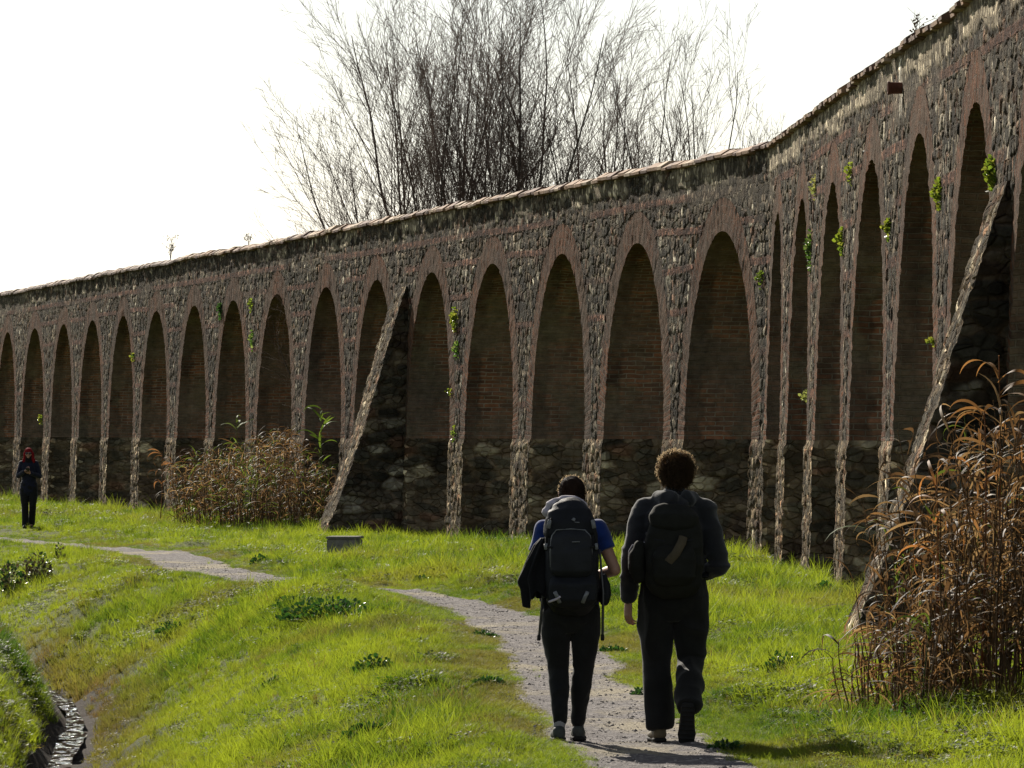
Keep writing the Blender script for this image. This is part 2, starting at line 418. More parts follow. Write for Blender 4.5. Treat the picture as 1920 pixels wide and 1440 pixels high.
# ------------------------------------------------------------------ aqueduct
CORN = np.array([3.72, 92.6])
DIRL = np.array([-.1922, 1.]); DIRL /= np.linalg.norm(DIRL)          # towards the far end
DIRR = np.array([.0212, -1.]); DIRR /= np.linalg.norm(DIRR)          # towards the camera
NL = np.array([-DIRL[1], DIRL[0]]); NR = np.array([DIRR[1], -DIRR[0]])
def base(s):
    s = np.asarray(s, float)[..., None]
    return CORN + np.where(s < 0, -s * DIRL, s * DIRR)
def norm(s):
    t = sstep(-.5, .5, np.asarray(s, float))[..., None]
    n = NL * (1 - t) + NR * t
    return n / np.linalg.norm(n, axis=-1, keepdims=True)
def wall_pt(s, d, z):
    s, d, z = np.broadcast_arrays(np.asarray(s, float), np.asarray(d, float), np.asarray(z, float))
    b = base(s) + norm(s) * d[..., None]
    return np.concatenate([b, z[..., None]], -1)
def s_of_px(x):
    """place along the wall that the photo shows in pixel column x"""
    k = (x - CXP) / F
    best = None
    for D, sg in ((DIRL, -1), (DIRR, 1)):
        # CORN + t D = (k Z, Z)
        A = np.array([[D[0], -k], [D[1], -1.]]); t, Z = np.linalg.solve(A, -CORN)
        if t >= -1e-6 and Z > 5 and best is None: best = sg * t
    return best
def wz(x, y):
    s = s_of_px(x); return s, CAMH - (y - HOR) * base(s)[1] / F
TH = 1.55; RING = .5; ZTOP = 6.02
def batter(z): return .024 * (5. - z)
def zs_of(s): return 1.82
lc = [s_of_px(x) for x in (1355, 1196, 1054, 924, 810, 707, 612, 520, 438, 365, 294, 232, 174, 120, 66, 15)]
while len(lc) < 23: lc.append(lc[-1] - 6.4)
rp = [92.6 - z for z in (88.1, 82.5, 76.6, 70.1, 63.7, 57.6, 51.4, 45.3, 39.2, 33.1, 27)]
piers = []                                                            # (s0, s1) at the foot, far to near
cs = sorted(lc)
span_l = [(c, 2.33) for c in cs]
span_r = []
for k in range(len(rp) - 1):
    s0, s1 = (.62 if k == 0 else rp[k - 1] + .8), rp[k] - .8
    span_r.append(((s0 + s1) / 2, (s1 - s0) / 2))
spans = []
for k, (c, a) in enumerate(span_l):
    g0 = c - span_l[k - 1][0] if k else 6.3
    g1 = span_l[k + 1][0] - c if k + 1 < len(span_l) else 6.3
    spans.append((c, min(g0, g1) / 2 - .76))
spans[-1] = (spans[-1][0], 2.28)
spans += span_r
aq = empty('aqueduct', (*CORN, 0))
tag(aq, 'long old aqueduct wall of brick arches and rubble piers running across the picture', 'aqueduct')

PAL = np.array([(.060, .054, .042), (.075, .069, .053), (.105, .089, .065), (.145, .118, .083), (.31, .28, .215), (.075, .056, .041), (.125, .076, .05)])
PAL_P = np.cumsum([.22, .22, .2, .12, .06, .1, .08])
def rubble(u, v, cu=.26, cv=.13, seed=1, amp=1., bands=None):
    """relief (metres, outward) and colour of rubble masonry"""
    wu = u + .10 * (vnoise2(u * 2.3, v * 2.3, seed + 5) - .5); wv = v + .07 * (vnoise2(u * 2.1, v * 3.1, seed + 6) - .5)
    f1, f2, r, ox, oy = worley(wu, wv, cu, cv, seed)
    g = sstep(.03, .24, f2 - f1)
    h = g * (.012 + .055 * r[0] ** 1.5 + ox * (r[1] - .5) * .05 + oy * (r[2] - .5) * .03) - .012
    h = h + (fbm2(u * 9, v * 9, seed + 7, 2) - .5) * .022
    idx = np.searchsorted(PAL_P, r[1] * .999)
    c = PAL[np.clip(idx, 0, 6)] * (.75 + .5 * r[2])[..., None]
    mort = np.array((.105, .08, .055)) * (.7 + .6 * vnoise2(u * 3, v * 3, seed + 8))[..., None]
    c = c * g[..., None] + mort * (1 - g[..., None])
    if bands is not None:
        bz = np.zeros(u.shape)
        for b in bands:
            wob = (vnoise2(u * .4, u * 0 + b * 7, seed + 9) - .5) * .05
            on = .85 * sstep(.064, .046, np.abs(v - b - wob)) * sstep(.30, .5, vnoise2(u * .28, u * 0 + b * 3, seed + 10))
            bz = np.maximum(bz, on)
        kb = _h(np.floor(u / .14), np.floor(v / .07), 0, seed + 11)
        bc = np.stack([.075 + .05 * kb, .036 + .022 * kb, .024 + .012 * kb], -1)
        c = c * (1 - bz[..., None]) + bc * bz[..., None]
        h = h * (1 - bz) + bz * (.012 + .016 * kb)
    return h * amp, c
BANDS = [2.42, 3.1, 3.78, 4.42, 5.02, 5.5]
PIPE_S, PIPE_Z = wz(1690, 165)
def parapet_look(u, v, h, c):
    """lime render left under the coping, the patch of brick near the corner and the lime streak by the spout"""
    top = ZTOP - .36 - .25 * (fbm2(u * .8, u * 0 + 2, 71) - .5)
    keep = np.where(u > .3, .30, np.where(u > -14, .5, .60))
    k = sstep(0, .05, v - top) * sstep(-.02, .05, fbm2(u * .35, v * .9, 72) * .65 + .35 * vnoise2(u * 2.5, v * 4, 73) - keep)
    pc = np.array((.30, .258, .185)) * (.55 + .75 * fbm2(u * 3.5, v * 1.0, 74))[..., None]
    c = c * (1 - k[..., None]) + pc * k[..., None]; h = h * (1 - .75 * k) + .02 * k
    big = sstep(.03, .08, fbm2(u * .22, v * .8, 76) - .60) * sstep(5.15, 5.4, v)
    c = c * (1 - .8 * big[..., None]) + (.8 * big[..., None]) * np.array((.10, .085, .062)); h = h * (1 - .7 * big)
    st = np.exp(-((u - PIPE_S + .12) / .17) ** 4) * sstep(PIPE_Z - .35, PIPE_Z - .25, v) * sstep(.3, .5, vnoise2(u * 9, v * .8, 77) + .25)
    c = c * (1 - st[..., None]) + st[..., None] * np.array((.62, .58, .48))
    return h, c
def add_back(acc, S, Z):
    P = wall_pt(S, -TH, Z); acc.grid(P, C=np.zeros(P.shape) + .12, flip=True)

def arch_geo(c, a):
    zs = zs_of(c); apex = 4.93 if c < 0 else 5.04
    return zs, apex - zs
def build_arch(c, a, fine):
    zs, b = arch_geo(c, a)
    # even steps along the arc
    tt = np.linspace(0, math.pi, 2000); L = np.concatenate([[0], np.cumsum(np.hypot(np.diff(a * np.cos(tt)), np.diff(b * np.sin(tt))))])
    n = int(L[-1] / (.035 if fine else .07)); ln = np.linspace(0, L[-1], n); t = np.interp(ln, L, tt)
    acc = Acc()
    w = np.linspace(0, RING, 9)
    T2, W2 = np.meshgrid(t, w, indexing='ij'); L2 = np.meshgrid(ln, w, indexing='ij')[0]
    S = c - (a + W2) * np.cos(T2); Z = zs + (b + W2) * np.sin(T2)
    edge = (vnoise2(L2 * 1.3, c + 0 * L2, 21) - .5) * .035 + (vnoise2(L2 * 9, c * 3 + 0 * L2, 22) - .5) * .010
    kb = _h(np.floor(L2 / .072), np.floor(W2 / .27), 0, int(abs(c) * 10))
    h = .010 + (kb - .5) * .010 + (fbm2(S * 11, Z * 11, 23, 2) - .5) * .024
    k = sstep(RING, 0, W2) * edge
    S = S + k * np.cos(T2)
    P = wall_pt(S, batter(Z) + h, Z)
    acc.grid(P, np.stack([W2, L2], -1), flip=True)
    # intrados, from the face back through the wall
    d = np.linspace(0, TH, 22 if fine else 10)
    T3, D3 = np.meshgrid(t, d, indexing='ij'); L3 = np.meshgrid(ln, d, indexing='ij')[0]
    rel = (fbm2(D3 * 5, L3 * 5, 24 + int(abs(c)), 2) - .5) * .05 * sstep(0, .1, D3) + edge[:, :1]
    aa = a - rel; bb = b - rel
    S3 = c - aa * np.cos(T3); Z3 = zs + bb * np.sin(T3)
    d0 = (batter(Z[:, 0]) + h[:, 0])[:, None]
    P3 = wall_pt(S3, d0 * (1 - D3 / TH) - D3, Z3)
    P3[:, 0] = P[:, 0]
    acc.grid(P3, np.stack([D3 + .07, L3], -1))
    Tb, Wb = np.meshgrid(np.linspace(0, math.pi, 40), [0, RING], indexing='ij')
    add_back(acc, c - (a + Wb) * np.cos(Tb), zs + (b + Wb) * np.sin(Tb))
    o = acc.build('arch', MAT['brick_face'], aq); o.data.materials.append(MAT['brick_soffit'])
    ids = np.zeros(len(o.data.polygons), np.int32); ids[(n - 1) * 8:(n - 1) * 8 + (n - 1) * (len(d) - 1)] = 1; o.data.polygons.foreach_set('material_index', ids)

def two_faces(o, shp, nd):
    """dressed and weathered sides take a calmer stone than the face"""
    o.data.materials.append(MAT['plinth'])
    n, mm = shp[0] - 1, shp[1] - 1
    col = np.tile(np.arange(mm), n); ids = np.zeros(len(o.data.polygons), np.int32)
    ids[:n * mm] = (col < nd - 2) | (col > mm - nd + 1)
    o.data.polygons.foreach_set('material_index', ids)
def build_pier(k, e0, e1, zs, fine):
    """stone foot of a pier: far jamb, face and near jamb in one sheet"""
    dz = .025 if fine else .05
    z = np.arange(-.35, zs + .001, dz); z[-1] = zs
    nd = 26 if fine else 12
    dj = np.linspace(TH, 0, nd); nf = int((e1 - e0) / (.045 if fine else .07))
    acc = Acc()
    # face
    u = np.linspace(0, 1, nf); Zf, Uf = np.meshgrid(z, u, indexing='ij'); Sf = e0 + Uf * (e1 - e0)
    hf, cf = rubble(Sf, Zf, .20, .16, 3, .5); cf = cf * np.array((1.4, 1.3, 1.15))
    hf = hf + .03
    def jamb(e, sgn):
        Zj, Dj = np.meshgrid(z, dj, indexing='ij')
        hj, cj = rubble(Dj + e * 3.3, Zj, .42, .21, 8, .9)
        hj = (hj + .015) * (.14 + .86 * sstep(0, .3, Dj)); cj = cj * np.array((1.5, 1.4, 1.2)) + .012
        return Zj, Dj, e + sgn * hj, cj
    Z0, D0, S0, c0 = jamb(e0, -1); Z1, D1, S1, c1 = jamb(e1, 1)
    blend = sstep(0, .12, zs - z)[:, None]
    S0 = e0 + (S0 - e0) * blend; S1 = e1 + (S1 - e1) * blend; hf = hf * blend + .01 * (1 - blend)
    Sf = S0[:, -1:] * (1 - Uf) + S1[:, -1:] * Uf
    Pf = wall_pt(Sf, batter(Zf) + hf, Zf)
    def jp(S, D, Z, hedge):
        t = 1 - D / TH
        return wall_pt(S, (batter(Z) + hedge) * t - D, Z)
    P0 = jp(S0, D0, Z0, hf[:, :1]); P1 = jp(S1, D1, Z1, hf[:, -1:])
    P = np.concatenate([P0, Pf[:, 1:-1], P1[:, ::-1]], 1); C = np.concatenate([c0, cf[:, 1:-1], c1[:, ::-1]], 1)
    UV = np.concatenate([np.stack([D0 + 50, Z0], -1), np.stack([Sf, Zf], -1)[:, 1:-1], np.stack([D1 + 90 + e1, Z1], -1)[:, ::-1]], 1)
    UV[:, :nd] *= (.5, .95); UV[:, -nd:] *= (.5, .95)
    acc.grid(P, UV, C)
    Zb, Ub = np.meshgrid([z[0], z[-1]], [0, 1], indexing='ij'); add_back(acc, e0 + Ub * (e1 - e0), Zb)
    o = acc.build('pier', MAT['masonry'], aq); two_faces(o, P.shape, nd)

def outer_s(span, z, side):
    c, a = span; zs, b = arch_geo(c, a)
    q = np.clip((z - zs) / (b + RING), 0, 1)
    return c + side * (a + RING) * np.sqrt(np.maximum(0, 1 - q * q))
def build_spandrel(sa, sb, fine):
    zsa, ba = arch_geo(*sa); zsb, bb = arch_geo(*sb)
    zt = zsa + ba + RING if sa[0] * sb[0] > 0 or sa[0] > 0 else 5.43
    t = np.linspace(0, math.pi / 2, 190 if fine else 100)
    ztop = max(zsa + ba, zsb + bb) + RING
    z = zsa + (ztop - zsa) * np.sin(t)
    if fine: z = np.sort(np.concatenate([z, np.arange(4.2, ztop - .05, .03)]))
    u = np.linspace(0, 1, 112 if fine else 60)
    Z, U = np.meshgrid(z, u, indexing='ij')
    s0 = outer_s(sa, z, 1)[:, None]; s1 = outer_s(sb, z, -1)[:, None]
    S = s0 + (s1 - s0) * U
    h, c = rubble(S, Z, .20, .15, 3, .36, BANDS)
    h, c = parapet_look(S, Z, h, c)
    wd = np.minimum(S - s0, s1 - S)
    h = h * sstep(-.01, .05, wd) + .008
    acc = Acc(); acc.grid(wall_pt(S, batter(Z) + h, Z), np.stack([S, Z], -1), c)
    Z, U = np.meshgrid(z[::12], [0, .5, 1], indexing='ij')
    s0 = outer_s(sa, z[::12], 1)[:, None]; s1 = outer_s(sb, z[::12], -1)[:, None]
    add_back(acc, s0 + (s1 - s0) * U, Z)
    acc.build('spandrel', MAT['masonry'], aq)

for k, (c, a) in enumerate(spans):
    fine = c > -75
    build_arch(c, a, fine)
    if k: 
        pc, pa = spans[k - 1]
        build_pier(k, pc + pa, c - a, zs_of(pc), fine)
        build_spandrel(spans[k - 1], spans[k], fine)
S_A, S_B = spans[0][0], spans[-1][0]
def top_z(s): return ZTOP + .075 * (fbm2(s * .25, s * 0, 51) - .5) + .03 * (vnoise2(s * 1.5, s * 0, 52) - .5)
# the parapet above the arches, one stretch on either side of the corner
for s0, s1, zb in ((S_A, 0, 5.43), (0, S_B, 5.54)):
    s = np.arange(s0, s1 + .04, .055); s[-1] = s1
    v = np.linspace(0, 1, 26)
    S, V = np.meshgrid(s, v, indexing='xy'); ZT = top_z(S); Z = zb - .004 + (ZT - zb) * V
    h, c = rubble(S, Z, .20, .15, 3, .36, BANDS)
    h, c = parapet_look(S, Z, h, c)
    acc = Acc(); acc.grid(wall_pt(S, batter(Z) + h + .002, Z), np.stack([S, Z], -1), c)
    Sb, Zb = np.meshgrid(np.linspace(s0, s1, 40), [zb, ZTOP], indexing='xy'); add_back(acc, Sb, Zb)
    acc.build('parapet', MAT['masonry'], aq)
# coping: a course of sloping bricks, each a little out of line with the next
rng = np.random.default_rng(4)
m = M('coping_brick'); p = m.geo(); c = m.attr('Col').outputs[0]
n1 = m.noise(11, 5, .7, p)
c = m.mix(1., c, m.ramp(n1, [(.3, .6), (.7, 1.3)]), 'MULTIPLY')
MAT['coping'] = m.done(m.bsdf(c, .85, .25, m.bump(n1, .7, .02)))
for sa_, sb_ in ((S_A, 0.), (0., S_B)):
    acc = Acc(); s = sa_
    while s < sb_ - .05:
        L = min(float(rng.uniform(.2, .5)), sb_ - s)
        e = s + L - .008
        zt = float(top_z(np.array([s]))[0]) + rng.normal(0, .008)
        out = .085 + rng.normal(0, .012); th = .042 + rng.normal(0, .005); rise = .075 + rng.normal(0, .010)
        if rng.random() < .05: out -= .06
        prof = [(-.02, zt - .012), (out, zt), (out + .004, zt + th), (out - .13, zt + th + rise), (-TH / 2, zt + th + rise + .02), (-TH - .05, zt + th), (-TH, zt)]
        A = np.array([wall_pt(s, d + 0 * s, z) for d, z in prof]); B = np.array([wall_pt(e, d, z) for d, z in prof])
        n = len(prof)
        V = np.concatenate([A, B])
        Q = [(i, (i + 1) % n, n + (i + 1) % n, n + i) for i in range(n)]
        T = [(0, i + 1, i) for i in range(1, n - 1)] + [(n, n + i, n + i + 1) for i in range(1, n - 1)]
        r = rng.random()
        if s < -62: colr = (np.array((.16, .11, .085)) if r < .7 else np.array((.25, .17, .12)))
        else: colr = np.array((.25, .15, .085)) if r < .5 else np.array((.36, .27, .18)) if r < .75 else np.array((.14, .08, .055))
        acc.add(V, Q, T, C=colr * rng.uniform(.8, 1.2))
        s += L
    acc.build('coping', MAT['coping'], aq, smooth=False)

# sloping buttresses against two piers
def buttress(s_mid, wid, ztop, reach):
    z = np.arange(-.35, ztop + .001, .03)
    dfun = lambda zz: reach * (1 - np.clip(zz, -.4, ztop) / ztop) * (1 - .10 * np.sin(np.pi * np.clip(zz / ztop, 0, 1))) + .05
    e0, e1 = s_mid - wid / 2, s_mid + wid / 2
    nd, nf = 46, 22
    q = np.linspace(0, 1, nd)
    Z, Qd = np.meshgrid(z, q, indexing='ij')
    D = dfun(Z) * Qd
    Zf, U = np.meshgrid(z, np.linspace(0, 1, nf), indexing='ij')
    Sf = e0 + U * wid
    hf, cf = rubble(Sf, Zf, .20, .16, 14, .5); cf = cf * np.array((1.1, 1.05, .95))
    def side(e, sg):
        h, c = rubble(D + e * 2.7, Z, .40, .2, 15, 1.)
        return e + sg * h, c
    S0, c0 = side(e0, -1); S1, c1 = side(e1, 1)
    P0 = wall_pt(S0, D + batter(Z) + hf[:, :1] * Qd, Z); P1 = wall_pt(S1, D + batter(Z) + hf[:, -1:] * Qd, Z)
    Pf = wall_pt(S0[:, -1:] * (1 - U) + S1[:, -1:] * U, dfun(Zf) + batter(Zf) + hf, Zf)
    P = np.concatenate([P0, Pf[:, 1:-1], P1[:, ::-1]], 1); C = np.concatenate([c0, cf[:, 1:-1], c1[:, ::-1]], 1)
    UV = np.concatenate([np.stack([D + 20, Z], -1) * (.5, .9), np.stack([Sf, Zf], -1)[:, 1:-1], np.stack([D + 70, Z], -1)[:, ::-1] * (.5, .9)], 1)
    acc = Acc(); acc.grid(P, UV, C); o = acc.build('buttress', MAT['masonry'], aq); two_faces(o, P.shape, nd)
buttress((lc[4] + lc[5]) / 2, 1.25, 4.72, 1.45)
buttress(rp[5] + .1, 1.2, 4.15, 1.32)

# terracotta spout high on the near stretch
mat_simple('terracotta', (.12, .045, .03), .8, .3, 40, .4, .5, .004)
acc = Acc()
sp = np.linspace(0, 2 * math.pi, 17)
rr = [(.0, .05), (.14, .053), (.145, .06), (.165, .06), (.167, .042), (.10, .038)]
P = np.array([[wall_pt(PIPE_S + r * np.cos(t), batter(PIPE_Z) + d, PIPE_Z + 1.25 * r * np.sin(t)) for t in sp] for d, r in rr])
acc.grid(P); acc.build('spout', MAT['terracotta'], aq)
# ------------------------------------------------------------------ grass: one object, tufts set out by geometry nodes
rng = np.random.default_rng(77)
def blade_tuft(nb, hmin, hmax, wid, spread, lean, seg=4):
    V, Q, T = [], [], []; n = 0
    for _ in range(nb):
        a = rng.uniform(0, 2 * math.pi); r = spread * math.sqrt(rng.random())
        ox, oy = r * math.cos(a), r * math.sin(a)
        h = rng.uniform(hmin, hmax); ld = a + rng.normal(0, .9); k = lean * rng.uniform(.3, 1.6)
        tw = rng.uniform(0, math.pi); wx, wy = math.cos(tw), math.sin(tw)
        for q in range(seg + 1):
            t = q / seg
            x = ox + h * k * t * t * math.cos(ld); y = oy + h * k * t * t * math.sin(ld); z = h * (t - .22 * k * t * t) - .02
            w = wid * (1 - t ** 1.7) * rng.uniform(.9, 1.1) * .5
            if q < seg: V += [(x - wx * w, y - wy * w, z), (x + wx * w, y + wy * w, z)]
            else: V += [(x, y, z)]
        for q in range(seg - 1):
            b = n + 2 * q; Q.append((b, b + 1, b + 3, b + 2))
        T.append((n + 2 * seg - 2, n + 2 * seg - 1, n + 2 * seg))
        n += 2 * seg + 1
    return V, Q, T
def clover_tuft(nl, size, h):
    """low broad-leaved herbs"""
    V, Q, T = [], [], []; n = 0
    for _ in range(nl):
        a = rng.uniform(0, 6.283); r = .09 * math.sqrt(rng.random()); z = h * rng.uniform(.4, 1)
        ax, ay = math.cos(a), math.sin(a); s = size * rng.uniform(.6, 1.2); tilt = rng.uniform(-.3, .6)
        c = np.array((r * ax, r * ay, z)); e1 = np.array((ax, ay, tilt)) * s; e2 = np.array((-ay, ax, rng.uniform(-.3, .3))) * s * .55
        V += [c, c + e1 * .5 + e2, c + e1, c + e1 * .5 - e2]; Q.append((n, n + 3, n + 2, n + 1)); n += 4
    return V, Q, T
TUFTS = [blade_tuft(26, .05, .13, .006, .07, .6), blade_tuft(26, .04, .10, .0055, .08, .9), blade_tuft(26, .07, .17, .0065, .06, .55),
         blade_tuft(16, .12, .26, .0065, .05, .45, 5), clover_tuft(30, .026, .06), blade_tuft(12, .03, .08, .006, .09, .9, 3)]
NT = len(TUFTS)
def scatter(n, x0, x1, y0, y1):
    return rng.uniform(x0, x1, n), rng.uniform(y0, y1, n)
PX_, PY_, PS_, PVAR, PTINT, PDRY, PROT = [], [], [], [], [], [], []
def band(y0, y1, dens, scale):
    xl, xr = min(-.092 * y1 - 1.0, -4), max(.09 * y1 + 1.2, 5)
    n = int((xr - xl) * (y1 - y0) * dens)
    x, y = scatter(n, xl, xr, y0, y1)
    # keep what a viewer near the camera can see, and this side of the wall
    ok = (x > -.088 * y - 1.3) & (x < .086 * y + 1.3)
    wallx = np.where(y > CORN[1], CORN[0] + (y - CORN[1]) * DIRL[0] / DIRL[1], CORN[0] + (CORN[1] - y) * .0212)
    ok &= x < wallx - .12
    dp, dd, pw = dpath(x, y), dditch(x, y), path_w(y)
    edge = fbm2(x * 2.2, y * 1.1, 90, 3) - .5
    inside = np.where(dp < 0, edge_l(y), edge_r(y)) - .05 - np.abs(dp) + edge * .30
    ok &= (inside < 0) | (rng.random(n) < .015 * (inside < .25))
    ok &= np.abs(dd) > .24 + .1 * rng.random(n)
    # bare brown foot of the bank
    f = fbm2(x * .9, y * .45, 91)
    bare = sstep(1.25, .3, dd + .7 * (fbm2(x * .8, y * .3, 98) - .5)) * (dd > 0)
    ok &= rng.random(n) > bare * .12
    ok &= ~((np.abs(x + 2.62) < .34) & (y > 93.5) & (y < 98.6))      # nothing grows before the concrete box
    x, y, dp, dd, pw, f, bare = [q[ok] for q in (x, y, dp, dd, pw, f, bare)]
    k = len(x)
    worn = np.exp(-((np.abs(dp) - pw) / .38) ** 2)                     # trodden short beside the path
    tall = sstep(.45, .66, fbm2(x * .6, y * .3, 92)) * (1 - worn)
    right = sstep(.7, 1.6, dp - pw)
    farshort = sstep(95, 110, y) * np.exp(-(dp / 3.) ** 2)
    sz = (1 - .45 * farshort) * (.72 + .45 * tall + .35 * right) * (1 - .6 * worn) * rng.uniform(.65, 1.3, k)
    var = rng.choice([0, 0, 1, 2, 2, 0], k)
    var = np.where(rng.random(k) < .09 * (1 - worn), 3, var)
    cl = sstep(.56, .68, fbm2(x * 1.1, y * .55, 93))
    var = np.where(rng.random(k) < .05 + .5 * cl, 4, var)
    var = np.where(rng.random(k) < worn * .8, 5, var)
    dry = np.clip(.62 * bare + .5 * worn * sstep(.4, .62, fbm2(x * .9, y * .4, 94)) + .35 * sstep(.60, .74, fbm2(x * .5, y * .28, 95)) + rng.normal(0, .08, k), 0, 1)
    dry = np.where(rng.random(k) < .02, .8, dry)
    tint = np.clip(.66 - .3 * bare + 1.6 * (fbm2(x * .45, y * .22, 96) - .5) + 1.0 * (fbm2(x * 2.4, y * .9, 97, 2) - .5) + rng.normal(0, .2, k) - .25 * (var == 4) - .3 * sstep(0, -1, dd), 0, 1)
    PX_.append(x); PY_.append(y); PS_.append(sz * scale * .88); PVAR.append(var); PTINT.append(tint); PDRY.append(dry)
def turf(y0, y1, dens):
    # short trodden turf in the strip beside the path
    n = int(dens * 4 * (y1 - y0)); y = rng.uniform(y0, y1, n); side = rng.choice([-1, 1], n)
    e = np.where(side < 0, edge_l(y), edge_r(y)); q = e - .10 + np.abs(rng.normal(0, .38, n))
    x = path_c(y) + side * q * slope_fix(path_c, y)
    ok = rng.random(n) > .35 * sstep(.5, .7, fbm2(x * 1.6, y * .8, 101))
    x, y, q, e = x[ok], y[ok], q[ok], e[ok]; k = len(x)
    PX_.append(x); PY_.append(y); PS_.append(rng.uniform(.45, .95, k) * (.55 + .5 * sstep(0, .8, q - e))); PVAR.append(rng.choice([1, 5, 1, 0], k))
    PTINT.append(np.clip(.5 + 1.2 * (fbm2(x * 1.2, y * .6, 102) - .5) + rng.normal(0, .2, k), 0, 1))
    PDRY.append(np.clip(.55 * sstep(.42, .62, fbm2(x * .9, y * .4, 94)) + rng.normal(0, .1, k), 0, 1))
turf(33, 60, 260); turf(60, 85, 150); turf(85, 130, 60)
band(30, 52, 210, .92); band(52, 72, 150, 1.0); band(72, 100, 85, 1.12); band(100, 140, 46, 1.25); band(140, 215, 20, 1.5)
gx, gy = np.concatenate(PX_), np.concatenate(PY_); NG = len(gx)
gzv = ground_z(gx, gy)
sz = np.concatenate(PS_); var = np.concatenate(PVAR).astype(int)
print('grass tufts', NG)
TV, TQ, TT, isp, vid = [], [], [], [], []
n0 = 0
for k, (V, Q, T) in enumerate(TUFTS):
    TV.append(np.array(V, float))
    if Q: TQ.append(np.array(Q) + n0)
    if T: TT.append(np.array(T) + n0)
    vid.append(np.full(len(V), k)); n0 += len(V)
AV = np.concatenate(TV + [np.stack([gx, gy, gzv], 1)])
isp = np.concatenate([np.zeros(n0), np.ones(NG)]).astype(int)
vidx = np.concatenate(vid + [var]).astype(int)
z0 = np.zeros(n0)
rot = np.concatenate([np.zeros((n0, 3)), np.stack([rng.normal(0, .12, NG), rng.normal(0, .12, NG), rng.uniform(0, 6.283, NG)], 1)])
m = M('grass_blades')
ti, dr = m.attr('tint', True).outputs['Fac'], m.attr('dry', True).outputs['Fac']
g = m.mix(ti, (.026, .060, .009), (.108, .152, .015))
g = m.mix(dr, g, (.14, .09, .038))
tr = m.mix(ti, (.055, .13, .010), (.31, .38, .022)); tr = m.mix(dr, tr, (.20, .125, .045))
sf = m.bsdf(g, .55, .08)
MAT['grass'] = m.done(m.translucent(sf, tr, .5))
gme = quick_mesh('grass', AV, np.concatenate(TQ), np.concatenate(TT), MAT['grass'], True, None,
                 {'is_spot': isp, 'kind_id': vidx, 'turn': rot, 'size': np.concatenate([z0 + 1, sz]), 'tint': np.concatenate([z0, np.concatenate(PTINT)]), 'dry': np.concatenate([z0, np.concatenate(PDRY)])})
ng = bpy.data.node_groups.new('set_out_tufts', 'GeometryNodeTree')
ng.interface.new_socket('Geometry', in_out='INPUT', socket_type='NodeSocketGeometry')
ng.interface.new_socket('Geometry', in_out='OUTPUT', socket_type='NodeSocketGeometry')
N = ng.nodes.new; L = ng.links.new
gi, go = N('NodeGroupInput'), N('NodeGroupOutput')
def nattr(name, typ):
    nd = N('GeometryNodeInputNamedAttribute'); nd.data_type = typ; nd.inputs[0].default_value = name
    return nd.outputs[0]
def eq(a, v):
    nd = N('FunctionNodeCompare'); nd.data_type = 'INT'; nd.operation = 'EQUAL'
    L(a, nd.inputs[2]); nd.inputs[3].default_value = v
    return nd.outputs[0]
sep = N('GeometryNodeSeparateGeometry'); sep.domain = 'POINT'
L(gi.outputs[0], sep.inputs[0]); L(eq(nattr('is_spot', 'INT'), 1), sep.inputs[1])
g2i = N('GeometryNodeGeometryToInstance')
for k in reversed(range(NT)):
    s2 = N('GeometryNodeSeparateGeometry'); s2.domain = 'POINT'
    L(sep.outputs[1], s2.inputs[0]); L(eq(nattr('kind_id', 'INT'), k), s2.inputs[1])
    L(s2.outputs[0], g2i.inputs[0])
iop = N('GeometryNodeInstanceOnPoints')
L(sep.outputs[0], iop.inputs['Points']); L(g2i.outputs[0], iop.inputs['Instance'])
iop.inputs['Pick Instance'].default_value = True
L(nattr('kind_id', 'INT'), iop.inputs['Instance Index'])
e2r = N('FunctionNodeEulerToRotation'); L(nattr('turn', 'FLOAT_VECTOR'), e2r.inputs[0]); L(e2r.outputs[0], iop.inputs['Rotation'])
L(nattr('size', 'FLOAT'), iop.inputs['Scale'])
L(iop.outputs[0], go.inputs[0])
gob = mobj('grass', gme)
md = gob.modifiers.new('tufts', 'NODES'); md.node_group = ng
tag(gob, 'bright green grass growing over the banks beside the path', 'grass', kind='stuff')
